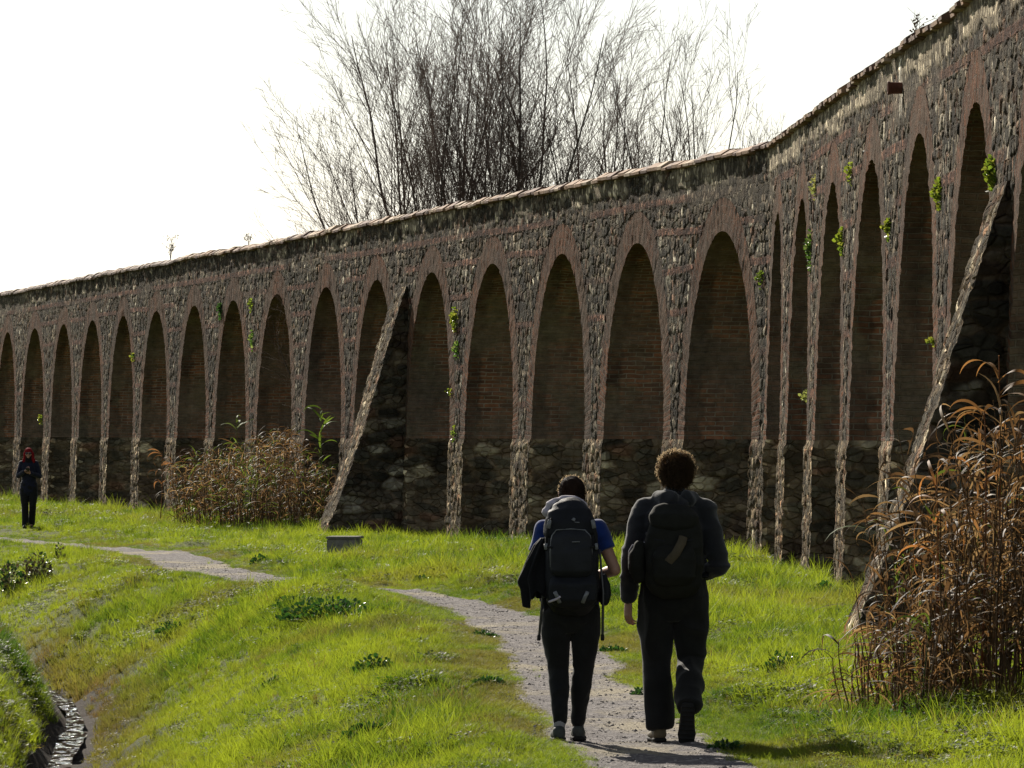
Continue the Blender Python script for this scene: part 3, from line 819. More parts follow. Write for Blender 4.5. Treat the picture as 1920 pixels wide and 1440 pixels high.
# ------------------------------------------------------------------ people: bodies grown as one continuous surface
def frame_tube(pts, radii, side=(1, 0, 0), seg=16, pw=2., cap=True):
    """closed tube through pts; radii = r or (rx, ry), rx along side"""
    pts = [np.array(p, float) for p in pts]; n = len(pts)
    R = [(r, r) if np.isscalar(r) else r for r in radii]
    tang = []
    for i in range(n):
        t = pts[min(i + 1, n - 1)] - pts[max(i - 1, 0)]
        tang.append(t / (np.linalg.norm(t) + 1e-9))
    if cap:
        a, b = pts[0] - tang[0] * min(R[0]) * .55, pts[-1] + tang[-1] * min(R[-1]) * .55
        pts = [a] + pts + [b]; R = [(R[0][0] * .62, R[0][1] * .62)] + R + [(R[-1][0] * .62, R[-1][1] * .62)]
        tang = [tang[0]] + tang + [tang[-1]]; n += 2
    th = np.linspace(0, 2 * math.pi, seg, endpoint=False)
    ct, st = np.cos(th), np.sin(th)
    ct = np.sign(ct) * np.abs(ct) ** (2 / pw); st = np.sign(st) * np.abs(st) ** (2 / pw)
    V = []
    for p, t, (rx, ry) in zip(pts, tang, R):
        x = np.array(side, float); x = x - t * x.dot(t)
        if np.linalg.norm(x) < .05: x = np.array((0, 1., .01)); x = x - t * x.dot(t)
        x /= np.linalg.norm(x); y = np.cross(t, x)
        V.append(p + ct[:, None] * x * rx + st[:, None] * y * ry)
    V = np.concatenate(V)
    Q = [(i * seg + j, i * seg + (j + 1) % seg, (i + 1) * seg + (j + 1) % seg, (i + 1) * seg + j) for i in range(n - 1) for j in range(seg)]
    c0, c1 = len(V), len(V) + 1
    V = np.vstack([V, pts[0], pts[-1]])
    T = [(c0, (j + 1) % seg, j) for j in range(seg)] + [(c1, (n - 1) * seg + j, (n - 1) * seg + (j + 1) % seg) for j in range(seg)]
    return V, Q, T
def ball(c, r, seg=16, rot=None):
    r = np.array(r if not np.isscalar(r) else (r, r, r), float)
    ph = np.linspace(0, math.pi, seg // 2 + 1)[1:-1]; th = np.linspace(0, 2 * math.pi, seg, endpoint=False)
    V = np.array([(math.sin(p) * math.cos(t), math.sin(p) * math.sin(t), math.cos(p)) for p in ph for t in th])
    n = len(ph)
    Q = [(i * seg + j, (i + 1) * seg + j, (i + 1) * seg + (j + 1) % seg, i * seg + (j + 1) % seg) for i in range(n - 1) for j in range(seg)]
    V = np.vstack([V, (0, 0, 1), (0, 0, -1)]); a, b = len(V) - 2, len(V) - 1
    T = [(a, j, (j + 1) % seg) for j in range(seg)] + [(b, (n - 1) * seg + (j + 1) % seg, (n - 1) * seg + j) for j in range(seg)]
    V = V * r
    if rot is not None: V = V @ np.array(rot).T
    return V + np.array(c, float), Q, T
def rotm(axis, ang): return np.array(Matrix.Rotation(ang, 3, axis))
def fuse(pieces, voxel, smooth=4, fac=.5):
    """one continuous surface out of overlapping closed pieces"""
    acc = Acc()
    for p in pieces: acc.add(*p)
    me = acc.mesh('fuse_tmp', None)
    o = bpy.data.objects.new('fuse_tmp', me); COL.objects.link(o)
    r = o.modifiers.new('r', 'REMESH'); r.mode = 'VOXEL'; r.voxel_size = voxel; r.use_smooth_shade = True
    if smooth:
        s = o.modifiers.new('s', 'SMOOTH'); s.iterations = smooth; s.factor = fac
    dg = bpy.context.evaluated_depsgraph_get()
    out = bpy.data.meshes.new_from_object(o.evaluated_get(dg))
    bpy.data.objects.remove(o); bpy.data.meshes.remove(me)
    return out
def crumple(me, amp, sc, seed=0, stretch=(1, 1, 1), mask=None):
    n = len(me.vertices); co = np.empty(n * 3, np.float32); me.vertices.foreach_get('co', co); co = co.reshape(-1, 3).astype(float)
    no = np.empty(n * 3, np.float32); me.vertices.foreach_get('normal', no); no = no.reshape(-1, 3)
    p = co * np.array(stretch) * sc
    warp = np.stack([vnoise3(p * .6 + 7, seed + 1), vnoise3(p * .6 + 17, seed + 2), vnoise3(p * .6 + 27, seed + 3)], -1)
    d = 1 - np.abs(2 * vnoise3(p + warp * 1.3, seed) - 1) * 1.6 + .5 * (vnoise3(p * 2.3, seed + 4) - .5)
    if mask is not None: d = d * mask(co)
    co = co + no * (d * amp)[:, None]
    me.vertices.foreach_set('co', co.astype(np.float32).ravel()); me.update()
    return me
def part(name, me, mat, parent, origin):
    me.materials.clear(); me.materials.append(mat); me.name = name
    for p in me.polygons: p.use_smooth = True
    o = bpy.data.objects.new(name, me); COL.objects.link(o)
    o.parent = parent
    if parent is None: o.location = origin
    return o
def sheet_part(name, pieces, mat, parent, origin=None, smooth=True):
    acc = Acc()
    for p in pieces: acc.add(*p)
    me = acc.mesh(name, mat, smooth)
    o = bpy.data.objects.new(name, me); COL.objects.link(o); o.parent = parent
    if parent is None and origin is not None: o.location = origin
    return o
def hand_pieces(wrist, palm, nrm, side, thumb_side, size=1., curl=.5):
    """wrist -> knuckles along palm direction; nrm = direction the palm faces; side = towards the index finger"""
    w = np.array(wrist, float); d = np.array(palm, float); d /= np.linalg.norm(d)
    nr = np.array(nrm, float); nr = nr - d * nr.dot(d); nr /= np.linalg.norm(nr)
    sd = np.cross(d, nr); sd = sd if sd.dot(np.array(side, float)) > 0 else -sd
    k = size; P = []
    pl = .092 * k
    P.append(frame_tube([w - d * .01, w + d * .02 * k, w + d * .055 * k, w + d * pl], [(.026 * k, .020 * k), (.034 * k, .018 * k), (.042 * k, .016 * k), (.040 * k, .012 * k)], side=sd, seg=14))
    for j, (o, ln, r) in enumerate(((.031, .076, .0088), (.0105, .085, .0090), (-.0105, .079, .0086), (-.031, .062, .0078))):
        p0 = w + d * (pl - .008) + sd * o * k
        c = curl * (1 + .12 * j); a = 0; pts = [p0]; fan = sd * (o * 1.2)
        for q, fr in enumerate((.45, .32, .23)):
            a += c * (.7, 1.1, .8)[q]
            v = d * math.cos(a) + nr * math.sin(a) + fan
            pts.append(pts[-1] + v * ln * fr * k)
        P.append(frame_tube(pts, [r * k, r * .98 * k, r * .9 * k, r * .76 * k], side=sd, seg=10))
    t0 = w + d * .022 * k + sd * .028 * k + nr * .006 * k
    v1 = d * .75 + sd * .55 + nr * .35; v2 = d * .95 + sd * .12 + nr * .3
    P.append(frame_tube([t0, t0 + v1 * .038 * k, t0 + v1 * .038 * k + v2 * .030 * k, t0 + v1 * .038 * k + v2 * .054 * k], [.013 * k, .0115 * k, .0102 * k, .0085 * k], side=nr, seg=10))
    return P
def head_pieces(c, fwd=1., k=1., yaw=0.):
    """skull, jaw, nose, ears, brow and lips round the head centre c; fwd = +1 faces +Y"""
    R = rotm('Z', yaw)
    def B(p, r): 
        q = R @ (np.array(p) * k * np.array((1, fwd, 1)))
        return ball(np.array(c) + q, np.array(r) * k, 16, R)
    P = [B((0, -.010, .025), (.074, .092, .088)), B((0, .022, -.035), (.060, .068, .070)), B((0, .052, -.075), (.038, .036, .030)), B((0, -.045, -.015), (.062, .052, .062))]
    P += [B((0, .090, -.010), (.011, .014, .026)), B((0, .102, -.026), (.014, .013, .011)), B((-.011, .094, -.030), (.009, .010, .008)), B((.011, .094, -.030), (.009, .010, .008))]
    P += [B((-.030, .074, .020), (.026, .016, .010)), B((.030, .074, .020), (.026, .016, .010))]
    P += [B((0, .083, -.052), (.023, .010, .006)), B((0, .082, -.062), (.021, .011, .007)), B((-.045, .06, -.02), (.022, .02, .02)), B((.045, .06, -.02), (.022, .02, .02))]
    for s in (-1, 1):
        P += [B((s * .077, -.008, -.004), (.008, .018, .030)), B((s * .080, -.014, .008), (.009, .016, .018))]
    return P
def face_parts(c, parent, fwd=1., k=1., yaw=0.):
    R = rotm('Z', yaw)
    for s in (-1, 1):
        q = R @ (np.array((s * .031, .074, .004)) * k * np.array((1, fwd, 1)))
        e = sheet_part('eye', [ball(np.array(c) + q, .0125 * k, 12)], MAT['eye_white'], parent)
        q2 = R @ (np.array((s * .031, .0835, .004)) * k * np.array((1, fwd, 1)))
        sheet_part('iris', [ball(np.array(c) + q2, np.array((.0055, .004, .0055)) * k, 10)], MAT['dark_iris'], e)
def shoe_pieces(heel, toe, up, k=1., shaft=.125):
    """heel and toe points on the sole plane, up = out of the sole"""
    h, t, u = (np.array(q, float) for q in (heel, toe, up)); u /= np.linalg.norm(u)
    d = t - h; L = np.linalg.norm(d); d /= L; s = np.cross(d, u)
    up_ = [frame_tube([h + d * .02 + u * .05, h + d * .28 * L + u * .052, h + d * .55 * L + u * .042, h + d * .8 * L + u * .034, h + d * .95 * L + u * .028],
                      [(.034 * k, .040), (.037 * k, .046), (.042 * k, .036), (.042 * k, .028), (.030 * k, .020)], side=s, seg=16),
           frame_tube([h + d * .14 * L + u * .05, h + d * .16 * L + u * shaft], [(.040, .042), (.040, .044)], side=s, seg=16)]
    so = [frame_tube([h + d * .0 + u * .014, h + d * .2 * L + u * .014, h + d * .42 * L + u * .014, h + d * .72 * L + u * .014, h + d * .92 * L + u * .016, h + d * 1.0 * L + u * .02],
                     [(.031 * k, .014), (.037 * k, .015), (.034 * k, .014), (.047 * k, .015), (.040 * k, .014), (.02 * k, .01)], side=s, seg=18, pw=3.)]
    for q in np.linspace(.06, .93, 9):                                   # tread bars
        wv = np.interp(q, [0, .2, .42, .72, 1], [.028, .034, .031, .043, .025]) * k
        so.append(frame_tube([h + d * q * L - s * wv - u * .001, h + d * q * L + s * wv - u * .001], [.006, .006], side=u, seg=6))
    return up_, so

mat_simple('skin', (.34, .185, .125), .5, .4, 60, .12, .15, .002)
mat_simple('eye_white', (.7, .68, .64), .25, .5, 10, .02, .0, .001); mat_simple('dark_iris', (.03, .018, .01), .2, .5, 10, .02, .0, .001)
def cloth_mat(key, c, rough=.9, sheen=.25, sc=260.):
    m = M(key); p = m.coord('Object')
    n1 = m.noise(14, 5, .6, p)
    wv = m.n('ShaderNodeTexWave'); wv.inputs['Scale'].default_value = sc; wv.inputs['Distortion'].default_value = 2; m.l(p, wv.inputs['Vector'])
    col = m.mix(1., c, m.ramp(n1, [(.25, .7), (.75, 1.3)]), 'MULTIPLY')
    h = m.math('ADD', m.math('MULTIPLY', wv.outputs[1], .15), m.noise(55, 3, .6, p))
    MAT[key] = m.done(m.bsdf(col, rough, .15, m.bump(h, .35, .004), sheen))
cloth_mat('slate_fleece', (.018, .0185, .021)); cloth_mat('charcoal_trousers', (.0085, .0085, .008), .8, .1); cloth_mat('black_leggings', (.008, .008, .0085), .75, .1)
cloth_mat('blue_cotton', (.008, .027, .14)); cloth_mat('pack_nylon', (.012, .013, .016), .6, .0); cloth_mat('olive_canvas', (.015, .015, .012), .85, .0)
cloth_mat('pack_panel', (.017, .018, .021), .55, .0); cloth_mat('webbing', (.012, .012, .013), .6, .0); cloth_mat('black_cloth', (.006, .006, .007), .85, .1)
cloth_mat('pale_cloth', (.42, .38, .42), .8, .1); cloth_mat('navy_jacket', (.009, .011, .024), .7, .1); cloth_mat('tan_leather', (.10, .078, .046), .6, .0)
cloth_mat('grey_shoe', (.05, .055, .05), .6, .0); cloth_mat('dark_rubber', (.017, .016, .015), .8, .0); cloth_mat('sock_grey', (.25, .24, .24), .9, .1)
cloth_mat('olive_patch', (.075, .06, .038), .85, .0)
mat_simple('buckle', (.13, .135, .14), .35, .5, 50, .1, .1, .001); mat_simple('pole_metal', (.045, .045, .047), .35, .6, 50, .1, .05, .001, metal=.3)
def hair_mat(key, c, t, fac=.25):
    m = M(key); n = m.noise(40, 3, .6, m.coord('Object'))
    col = m.mix(1., c, m.ramp(n, [(.3, .6), (.7, 1.5)]), 'MULTIPLY')
    MAT[key] = m.done(m.translucent(m.bsdf(col, .75, .06), t, fac))
hair_mat('brown_curls', (.030, .020, .013), (.85, .64, .40)); hair_mat('rim_light_frizz', (.30, .22, .145), (1., .88, .68), .65); hair_mat('dark_hair', (.022, .013, .009), (.10, .05, .03)); hair_mat('red_hair', (.22, .015, .018), (.5, .04, .04))  # the pale frizz has the sun's rim light put into its colour

def curls(c, r, n, seed, length=.035, rad=.0022, zmin=-.3, amp=.007, ymin=-2.):
    """short coiled locks standing off a head"""
    g = np.random.default_rng(seed); P = []
    while len(P) < n:
        v = g.normal(size=3); v /= np.linalg.norm(v)
        if v[2] < zmin - .25 * (v[1] < 0): continue
        if v[1] < ymin: continue
        p = np.array(c) + v * np.array(r) * g.uniform(.9, 1.0)
        t = np.cross(v, g.normal(size=3)); t /= np.linalg.norm(t); b = np.cross(v, t)
        d = v * .75 + g.normal(size=3) * .25 + np.array((0, 0, -.25)); d /= np.linalg.norm(d)
        L = length * g.uniform(.6, 1.3); ph = g.uniform(0, 6.3); w = g.uniform(3., 6.)
        pts = [p + d * L * q + amp * (q + .2) * (t * math.cos(ph + w * 1.9 * q) + b * math.sin(ph + w * 1.9 * q)) for q in np.linspace(0, 1, 7)]
        P.append(frame_tube(pts, [rad * 1.3] * 3 + [rad] * 3 + [rad * .6], seg=4, cap=False))
    return P

# ---- the man in the dark fleece
D_M = 39.5; o_m = Vector(((1262 - CXP) * D_M / F, D_M, 0)); o_m.z = gz(o_m.x, o_m.y) + .012
J = dict(hd=(.020, .035, 1.655), ls=(-.185, 0, 1.425), le=(-.262, -.045, 1.125), lw=(-.275, .035, .865), rs=(.195, 0, 1.435), re=(.285, -.06, 1.085), rw=(.17, .16, 1.03),
         lh=(-.095, 0, .92), lk=(-.092, .045, .49), la=(-.080, -.015, .09), rh=(.095, 0, .92), rk=(.105, .05, .50), ra=(.082, -.275, .265))
def arm(sh, el, wr, r, end=1.):
    a, b, c = (np.array(q, float) for q in (sh, el, wr))
    return [ball(a, (r[0] * 1.0, r[0] * 1.0, r[0] * .98), 14), ball(b, (r[2], r[2], r[2]), 12), frame_tube([a, a + (b - a) * .5, b], [r[0] * .96, r[1], r[2]], cap=False), frame_tube([b, b + (c - b) * .4, b + (c - b) * end], [r[2], r[3], r[4]])]
def yoke(ls, rs, z, r0, r1, y=0.):
    return [frame_tube([ls, (ls[0] * .5, y, z), (0, y, z + .012), (rs[0] * .5, y, z), rs], [r1, r0, r0, r0, r1], side=(0, 1, 0), seg=14)]
def mid(a, b, t): return tuple(np.array(a) * (1 - t) + np.array(b) * t)
P = head_pieces(J['hd'], 1., 1.05)
P += [frame_tube([(.012, -.01, 1.45), (.016, .01, 1.54), (.02, .025, 1.60)], [(.062, .06), (.056, .058), (.054, .06)]),
      frame_tube([(0, 0, .86), (0, 0, .97), (0, -.005, 1.08), (0, -.01, 1.22), (0, -.01, 1.36), (.005, -.01, 1.44), (.01, -.005, 1.48)], [(.165, .105), (.165, .105), (.15, .10), (.165, .11), (.175, .11), (.14, .085), (.08, .06)], seg=20)]
for a, b, c in (('ls', 'le', 'lw'), ('rs', 're', 'rw')):
    P += arm(J[a], J[b], J[c], (.054, .047, .04, .041, .027))
for a, b, c in (('lh', 'lk', 'la'), ('rh', 'rk', 'ra')):
    P.append(frame_tube([J[a], mid(J[a], J[b], .4), J[b], mid(J[b], J[c], .3), J[c]], [.095, .082, .056, .056, .038]))
P += [frame_tube([(-.080, -.02, .07), (-.095, .09, .04), (-.105, .16, .035)], [(.036, .034), (.04, .025), (.03, .018)]),
      frame_tube([(.082, -.28, .25), (.078, -.245, .15), (.076, -.225, .08)], [(.036, .034), (.04, .025), (.03, .018)])]
P += hand_pieces(J['lw'], (-.03, .03, -1), (.55, .35, 0), (.5, 1, 0), 1, 1.0, .42)
P += hand_pieces(J['rw'], (-.8, .6, -.1), (-.2, -.6, -.3), (0, 0, 1), 1, 1.0, .7)
man = part('person', fuse(P, .0046, 3), MAT['skin'], None, o_m)
tag(man, 'man with curly hair in a dark hooded fleece and loose dark trousers, one heel raised', 'person')
face_parts(J['hd'], man, 1., 1.05)
P = [ball((.020, .012, 1.685), (.087, .106, .092)), ball((.020, -.045, 1.635), (.082, .062, .075)), ball((-.055, .01, 1.64), (.03, .07, .05)), ball((.095, .01, 1.64), (.03, .07, .05))]
P += curls((.020, .005, 1.682), (.092, .106, .092), 1700, 3, .036, .0016, -.42) + curls((.020, -.03, 1.63), (.086, .08, .07), 420, 5, .028, .0018, -.8)
hr_m = sheet_part('hair', P, MAT['brown_curls'], man)
sheet_part('frizz', curls((.020, .005, 1.684), (.098, .112, .098), 850, 12, .034, .0015, -.5, .009, -.30), MAT['rim_light_frizz'], hr_m)  # outer curls, coloured pale to stand for rim light
# fleece
P = [frame_tube([(0, 0, .955), (0, 0, 1.0), (0, -.005, 1.10), (0, -.012, 1.24), (0, -.012, 1.36), (.005, -.01, 1.435), (.012, 0, 1.49), (.016, .01, 1.535)], [(.195, .13), (.193, .13), (.185, .128), (.20, .135), (.205, .132), (.175, .105), (.10, .085), (.076, .074)], seg=24)]
for a, b, c in (('ls', 'le', 'lw'), ('rs', 're', 'rw')):
    P += arm(J[a], J[b], J[c], (.072, .063, .060, .052, .041), .93)
P += yoke(J['ls'], J['rs'], 1.462, .062, .066, -.005)
# hood lying on the nape
P.append(frame_tube([(-.085, .05, 1.50), (-.095, -.03, 1.51), (-.05, -.10, 1.50), (.015, -.12, 1.49), (.08, -.10, 1.50), (.125, -.03, 1.51), (.115, .05, 1.50)], [.03, .04, .048, .052, .048, .04, .03]))
P.append(frame_tube([(-.03, -.11, 1.50), (.015, -.135, 1.44), (.02, -.14, 1.40)], [(.07, .03), (.085, .035), (.05, .02)]))
part('fleece', crumple(fuse(P, .009, 4), .013, 8, 3, (1, 1, 1.6)), MAT['slate_fleece'], man, None)
# trousers
P = [frame_tube([(0, 0, 1.02), (0, 0, .97), (0, -.01, .90), (0, -.01, .83)], [(.185, .125), (.195, .135), (.20, .145), (.18, .13)], seg=24)]
P.append(frame_tube([(-.100, 0, .90), (-.108, .015, .72), (-.100, .045, .50), (-.092, .01, .30), (-.082, -.012, .14), (-.080, -.01, .09)], [(.105, .125), (.100, .105), (.076, .083), (.076, .082), (.080, .084), (.080, .084)], seg=20, cap=False))
P.append(frame_tube([(.100, 0, .90), (.108, .02, .72), (.108, .05, .50), (.104, -.10, .385), (.094, -.215, .30), (.084, -.285, .225)], [(.105, .125), (.100, .105), (.080, .082), (.078, .08), (.078, .08), (.072, .074)], seg=20, cap=False))
part('trousers', crumple(fuse(P, .009, 4), .018, 7, 9, (1, 1, .8)), MAT['charcoal_trousers'], man, None)
for hl, to, u in (((-.078, -.075, .0), (-.115, .20, .0), (0, 0, 1)), ((.084, -.335, .245), (.074, -.265, -.012), (0, .97, .24))):
    a, b = shoe_pieces(hl, to, u, 1.2, .16)
    bt = part('boot', fuse(a, .007, 2), MAT['tan_leather'], man, None)
    sheet_part('sole', b, MAT['dark_rubber'], bt)

def slab(sections, seg=32, pw=4.): return frame_tube([s[0] for s in sections], [s[1] for s in sections], seg=seg, pw=pw)
def strap(pts, w=.02, t=.004, side=(1, 0, 0)): return frame_tube(pts, [(w, t)] * len(pts), side=side, seg=8, pw=4.)
# his daypack
P = [slab([((.0, -.175, .935), (.135, .06)), ((.0, -.195, .99), (.168, .088)), ((.0, -.205, 1.10), (.178, .10)), ((.0, -.20, 1.22), (.172, .092)), ((.005, -.185, 1.33), (.155, .072)), ((.005, -.165, 1.41), (.12, .045))])]
pk = part('daypack', crumple(fuse(P, .009, 3), .010, 9, 21), MAT['olive_canvas'], None, o_m)
tag(pk, 'slack dark olive daypack on the back of the curly haired man', 'backpack')
P = [slab([((.0, -.285, .985), (.11, .02)), ((.0, -.31, 1.03), (.13, .035)), ((.0, -.31, 1.14), (.13, .035)), ((.0, -.285, 1.20), (.11, .02))])]
part('front_pocket', crumple(fuse(P, .008, 3), .007, 12, 22), MAT['olive_canvas'], pk, None)
P = [slab([((-.205, -.17, 1.015), (.045, .05)), ((-.225, -.175, 1.08), (.052, .06)), ((-.225, -.175, 1.16), (.050, .058)), ((-.205, -.17, 1.215), (.038, .045))], pw=2.6)]
part('side_pouch', crumple(fuse(P, .008, 3), .006, 12, 23), MAT['olive_canvas'], pk, None)
sheet_part('edge_line', [frame_tube([(-.165, -.195, 1.235), (-.205, -.185, 1.232), (-.255, -.18, 1.215), (-.275, -.175, 1.18), (-.276, -.175, 1.13), (-.262, -.175, 1.08)], [.0045] * 6, seg=8)], MAT['pale_cloth'], pk)  # lit edge of the side pouch, put in as a pale cord
P = [slab([((.0, -.20, 1.335), (.14, .085)), ((.0, -.20, 1.39), (.15, .085)), ((.005, -.185, 1.43), (.125, .055))], pw=3.)]
part('lid', crumple(fuse(P, .009, 3), .008, 10, 24), MAT['olive_canvas'], pk, None)
sheet_part('flap', [strap([(-.055, -.318, 1.075), (-.035, -.348, 1.12), (.01, -.345, 1.17), (.045, -.322, 1.235), (.055, -.305, 1.27)], .028, .006, (1, 0, -.6))], MAT['olive_patch'], pk)
for s in (-1, 1):
    sheet_part('shoulder_strap', [strap([(s * .075, -.15, 1.41), (s * .088, -.07, 1.475), (s * .095, .01, 1.482), (s * .105, .085, 1.41), (s * .125, .135, 1.30), (s * .16, .135, 1.17), (s * .205, .06, 1.07), (s * .19, -.10, 1.02)], .028, .007)], MAT['webbing'], pk)
    sheet_part('compression_strap', [strap([(s * .172, -.20, 1.29), (s * .12, -.275, 1.25), (s * .06, -.29, 1.24)], .009, .003, (0, 0, 1))], MAT['webbing'], pk)

# ---- the woman carrying the tall rucksack
D_W = 39.3; o_w = Vector(((1070 - CXP) * D_W / F, D_W, 0)); o_w.z = gz(o_w.x, o_w.y) + .012
J = dict(hd=(.008, .04, 1.515), ls=(-.165, .02, 1.30), le=(-.235, .02, 1.03), lw=(-.16, .20, .98), rs=(.165, .02, 1.31), re=(.272, -.03, 1.055), rw=(.165, .17, 1.02),
         lh=(-.085, 0, .84), lk=(-.072, .04, .45), la=(-.068, .0, .085), rh=(.085, 0, .84), rk=(.075, .045, .45), ra=(.045, .16, .085))
P = head_pieces(J['hd'], 1., .97)
P += [frame_tube([(0, 0, 1.32), (.004, .015, 1.40), (.008, .03, 1.46)], [(.052, .052), (.046, .05), (.046, .05)]),
      frame_tube([(0, 0, .79), (0, 0, .88), (0, .0, 1.0), (0, .005, 1.12), (0, .0, 1.24), (0, .0, 1.31), (0, .0, 1.345)], [(.165, .115), (.16, .11), (.13, .09), (.14, .105), (.15, .10), (.12, .075), (.07, .055)], seg=20)]
for a, b, c in (('ls', 'le', 'lw'), ('rs', 're', 'rw')):
    P += arm(J[a], J[b], J[c], (.046, .040, .036, .036, .025))
for a, b, c in (('lh', 'lk', 'la'), ('rh', 'rk', 'ra')):
    P.append(frame_tube([J[a], mid(J[a], J[b], .4), J[b], mid(J[b], J[c], .3), J[c]], [.092, .08, .053, .053, .034]))
for x, y in ((-.068, 0), (.045, .16)): P.append(frame_tube([(x, y - .01, .06), (x - .005, y + .08, .035), (x - .008, y + .14, .03)], [(.033, .03), (.036, .022), (.028, .016)]))
P += hand_pieces(J['rw'], (-.75, .5, .25), (-.3, -.6, .1), (0, 0, 1), 1, .92, .9)
P += hand_pieces(J['lw'], (.75, .5, .25), (.3, -.6, .1), (0, 0, 1), 1, .92, .9)
woman = part('person', fuse(P, .0046, 3), MAT['skin'], None, o_w)
tag(woman, 'woman in a blue T-shirt and black leggings walking under a tall rucksack', 'person')
face_parts(J['hd'], woman, 1., .97)
c = J['hd']
P = [ball((c[0], c[1] - .016, c[2] + .030), (.080, .096, .088)), ball((c[0], c[1] - .045, c[2] - .02), (.072, .06, .075)), ball((c[0] - .05, c[1] - .005, c[2] - .005), (.030, .06, .065)), ball((c[0] + .05, c[1] - .005, c[2] - .005), (.030, .06, .065))]
hme = crumple(fuse(P, .006, 3), .004, 26, 33, (1, 1, .35))
hr = part('hair', hme, MAT['dark_hair'], woman, None)
sheet_part('lock', curls((c[0], c[1] - .02, c[2] + .022), (.079, .094, .086), 1000, 28, .015, .0013, -.75, .0012), MAT['dark_hair'], hr)
sheet_part('stray_hair', [q for q in curls((c[0], c[1] - .016, c[2] + .028), (.080, .096, .090), 260, 8, .015, .0010, -.1, .003, -.25)], MAT['rim_light_frizz'], hr)  # stray strands with the rim light painted in
# T-shirt
P = [frame_tube([(0, 0, .80), (0, 0, .87), (0, .0, 1.0), (0, .005, 1.12), (0, .0, 1.24), (0, .0, 1.315), (0, .005, 1.36)], [(.180, .130), (.172, .125), (.145, .105), (.155, .118), (.165, .112), (.14, .088), (.07, .06)], seg=24)]
for a, b in (('ls', 'le'), ('rs', 're')):
    P += [ball(J[a], .060, 14), frame_tube([J[a], mid(J[a], J[b], .3), mid(J[a], J[b], .52)], [.058, .059, .062], cap=False)]
P += yoke(J['ls'], J['rs'], 1.325, .05, .055)
part('tshirt', crumple(fuse(P, .008, 4), .006, 11, 35), MAT['blue_cotton'], woman, None)
P = [frame_tube([(0, 0, .90), (0, 0, .85), (0, -.01, .79), (0, -.01, .74)], [(.160, .112), (.172, .125), (.180, .140), (.165, .125)], seg=24)]
P.append(frame_tube([(-.088, 0, .80), (-.092, .01, .66), (-.075, .04, .45), (-.070, .015, .32), (-.067, .0, .17), (-.067, .0, .12)], [(.095, .115), (.089, .098), (.062, .066), (.060, .066), (.045, .048), (.042, .044)], seg=20))
P.append(frame_tube([(.088, 0, .80), (.092, .01, .66), (.078, .045, .45), (.064, .08, .32), (.048, .14, .16), (.046, .15, .11)], [(.095, .115), (.089, .098), (.062, .066), (.060, .066), (.045, .048), (.042, .044)], seg=20))
part('leggings', crumple(fuse(P, .008, 4), .005, 12, 37), MAT['black_leggings'], woman, None)
for hl, to in (((-.070, -.065, .0), (-.082, .185, .0)), ((.047, .105, .0), (.05, .35, .0))):
    a, b = shoe_pieces(hl, to, (0, 0, 1), 1.1, .075)
    bt = part('shoe', fuse(a, .007, 2), MAT['grey_shoe'], woman, None)
    sheet_part('sole', b, MAT['dark_rubber'], bt)
    h = np.array(hl)
    sheet_part('sock', [frame_tube([h + (0, .055, .085), h + (0, .06, .125)], [.036, .038], seg=14)], MAT['sock_grey'], woman)

# her rucksack
P = [slab([((.005, -.16, .835), (.115, .075)), ((.005, -.19, .87), (.150, .11)), ((.005, -.20, .98), (.160, .125)), ((.005, -.205, 1.12), (.165, .13)), ((.0, -.20, 1.26), (.160, .12)), ((-.005, -.19, 1.36), (.140, .105)), ((-.01, -.18, 1.42), (.115, .085))], pw=3.4)]
rk = part('rucksack', crumple(fuse(P, .009, 3), .006, 8, 41), MAT['pack_nylon'], None, o_w)
tag(rk, 'tall dark trekking rucksack with pale cloth under its lid, on the woman in blue', 'backpack')
P = [slab([((-.005, -.225, 1.315), (.160, .115)), ((-.008, -.225, 1.37), (.155, .112)), ((-.012, -.21, 1.43), (.135, .10)), ((-.018, -.185, 1.475), (.105, .075))], pw=3.)]
lid = part('lid', crumple(fuse(P, .008, 3), .006, 10, 42), MAT['pack_nylon'], rk, None)
P = [frame_tube([(-.135, -.19, 1.435), (-.11, -.185, 1.475), (-.05, -.18, 1.50), (.02, -.175, 1.505), (.075, -.175, 1.48)], [(.03, .05), (.032, .055), (.03, .055), (.028, .05), (.022, .04)], side=(0, 1, 0), seg=14)]
part('folded_cloth', crumple(fuse(P, .006, 2), .008, 16, 43, (.6, 1, 2)), MAT['pale_cloth'], rk, None).location.z = -.045
lid.location.z = -.035
P = [slab([((.0, -.325, 1.03), (.105, .02)), ((.0, -.345, 1.06), (.125, .03)), ((.0, -.350, 1.16), (.128, .034)), ((-.002, -.335, 1.26), (.122, .03)), ((-.004, -.315, 1.30), (.10, .02))], pw=4.)]
fp = part('front_panel', crumple(fuse(P, .008, 3), .004, 9, 44), MAT['pack_panel'], rk, None)
sheet_part('edge_line', [frame_tube([(-.125, -.345, 1.08), (-.128, -.358, 1.18), (-.118, -.350, 1.27), (-.09, -.340, 1.305), (0, -.338, 1.312), (.085, -.340, 1.305), (.115, -.350, 1.27), (.126, -.358, 1.18), (.124, -.345, 1.08)], [.004] * 9, seg=8)], MAT['buckle'], fp)
P = [slab([((.012, -.29, .855), (.12, .03)), ((.012, -.315, .89), (.145, .045)), ((.012, -.32, .97), (.148, .045)), ((.01, -.30, 1.015), (.13, .03))], pw=4.)]
part('bottom_compartment', crumple(fuse(P, .008, 3), .005, 10, 45), MAT['pack_nylon'], rk, None)
P = [slab([((.205, -.10, .855), (.022, .05)), ((.215, -.10, .90), (.028, .06)), ((.213, -.10, .97), (.027, .058)), ((.20, -.10, 1.02), (.018, .045))], pw=3.)]
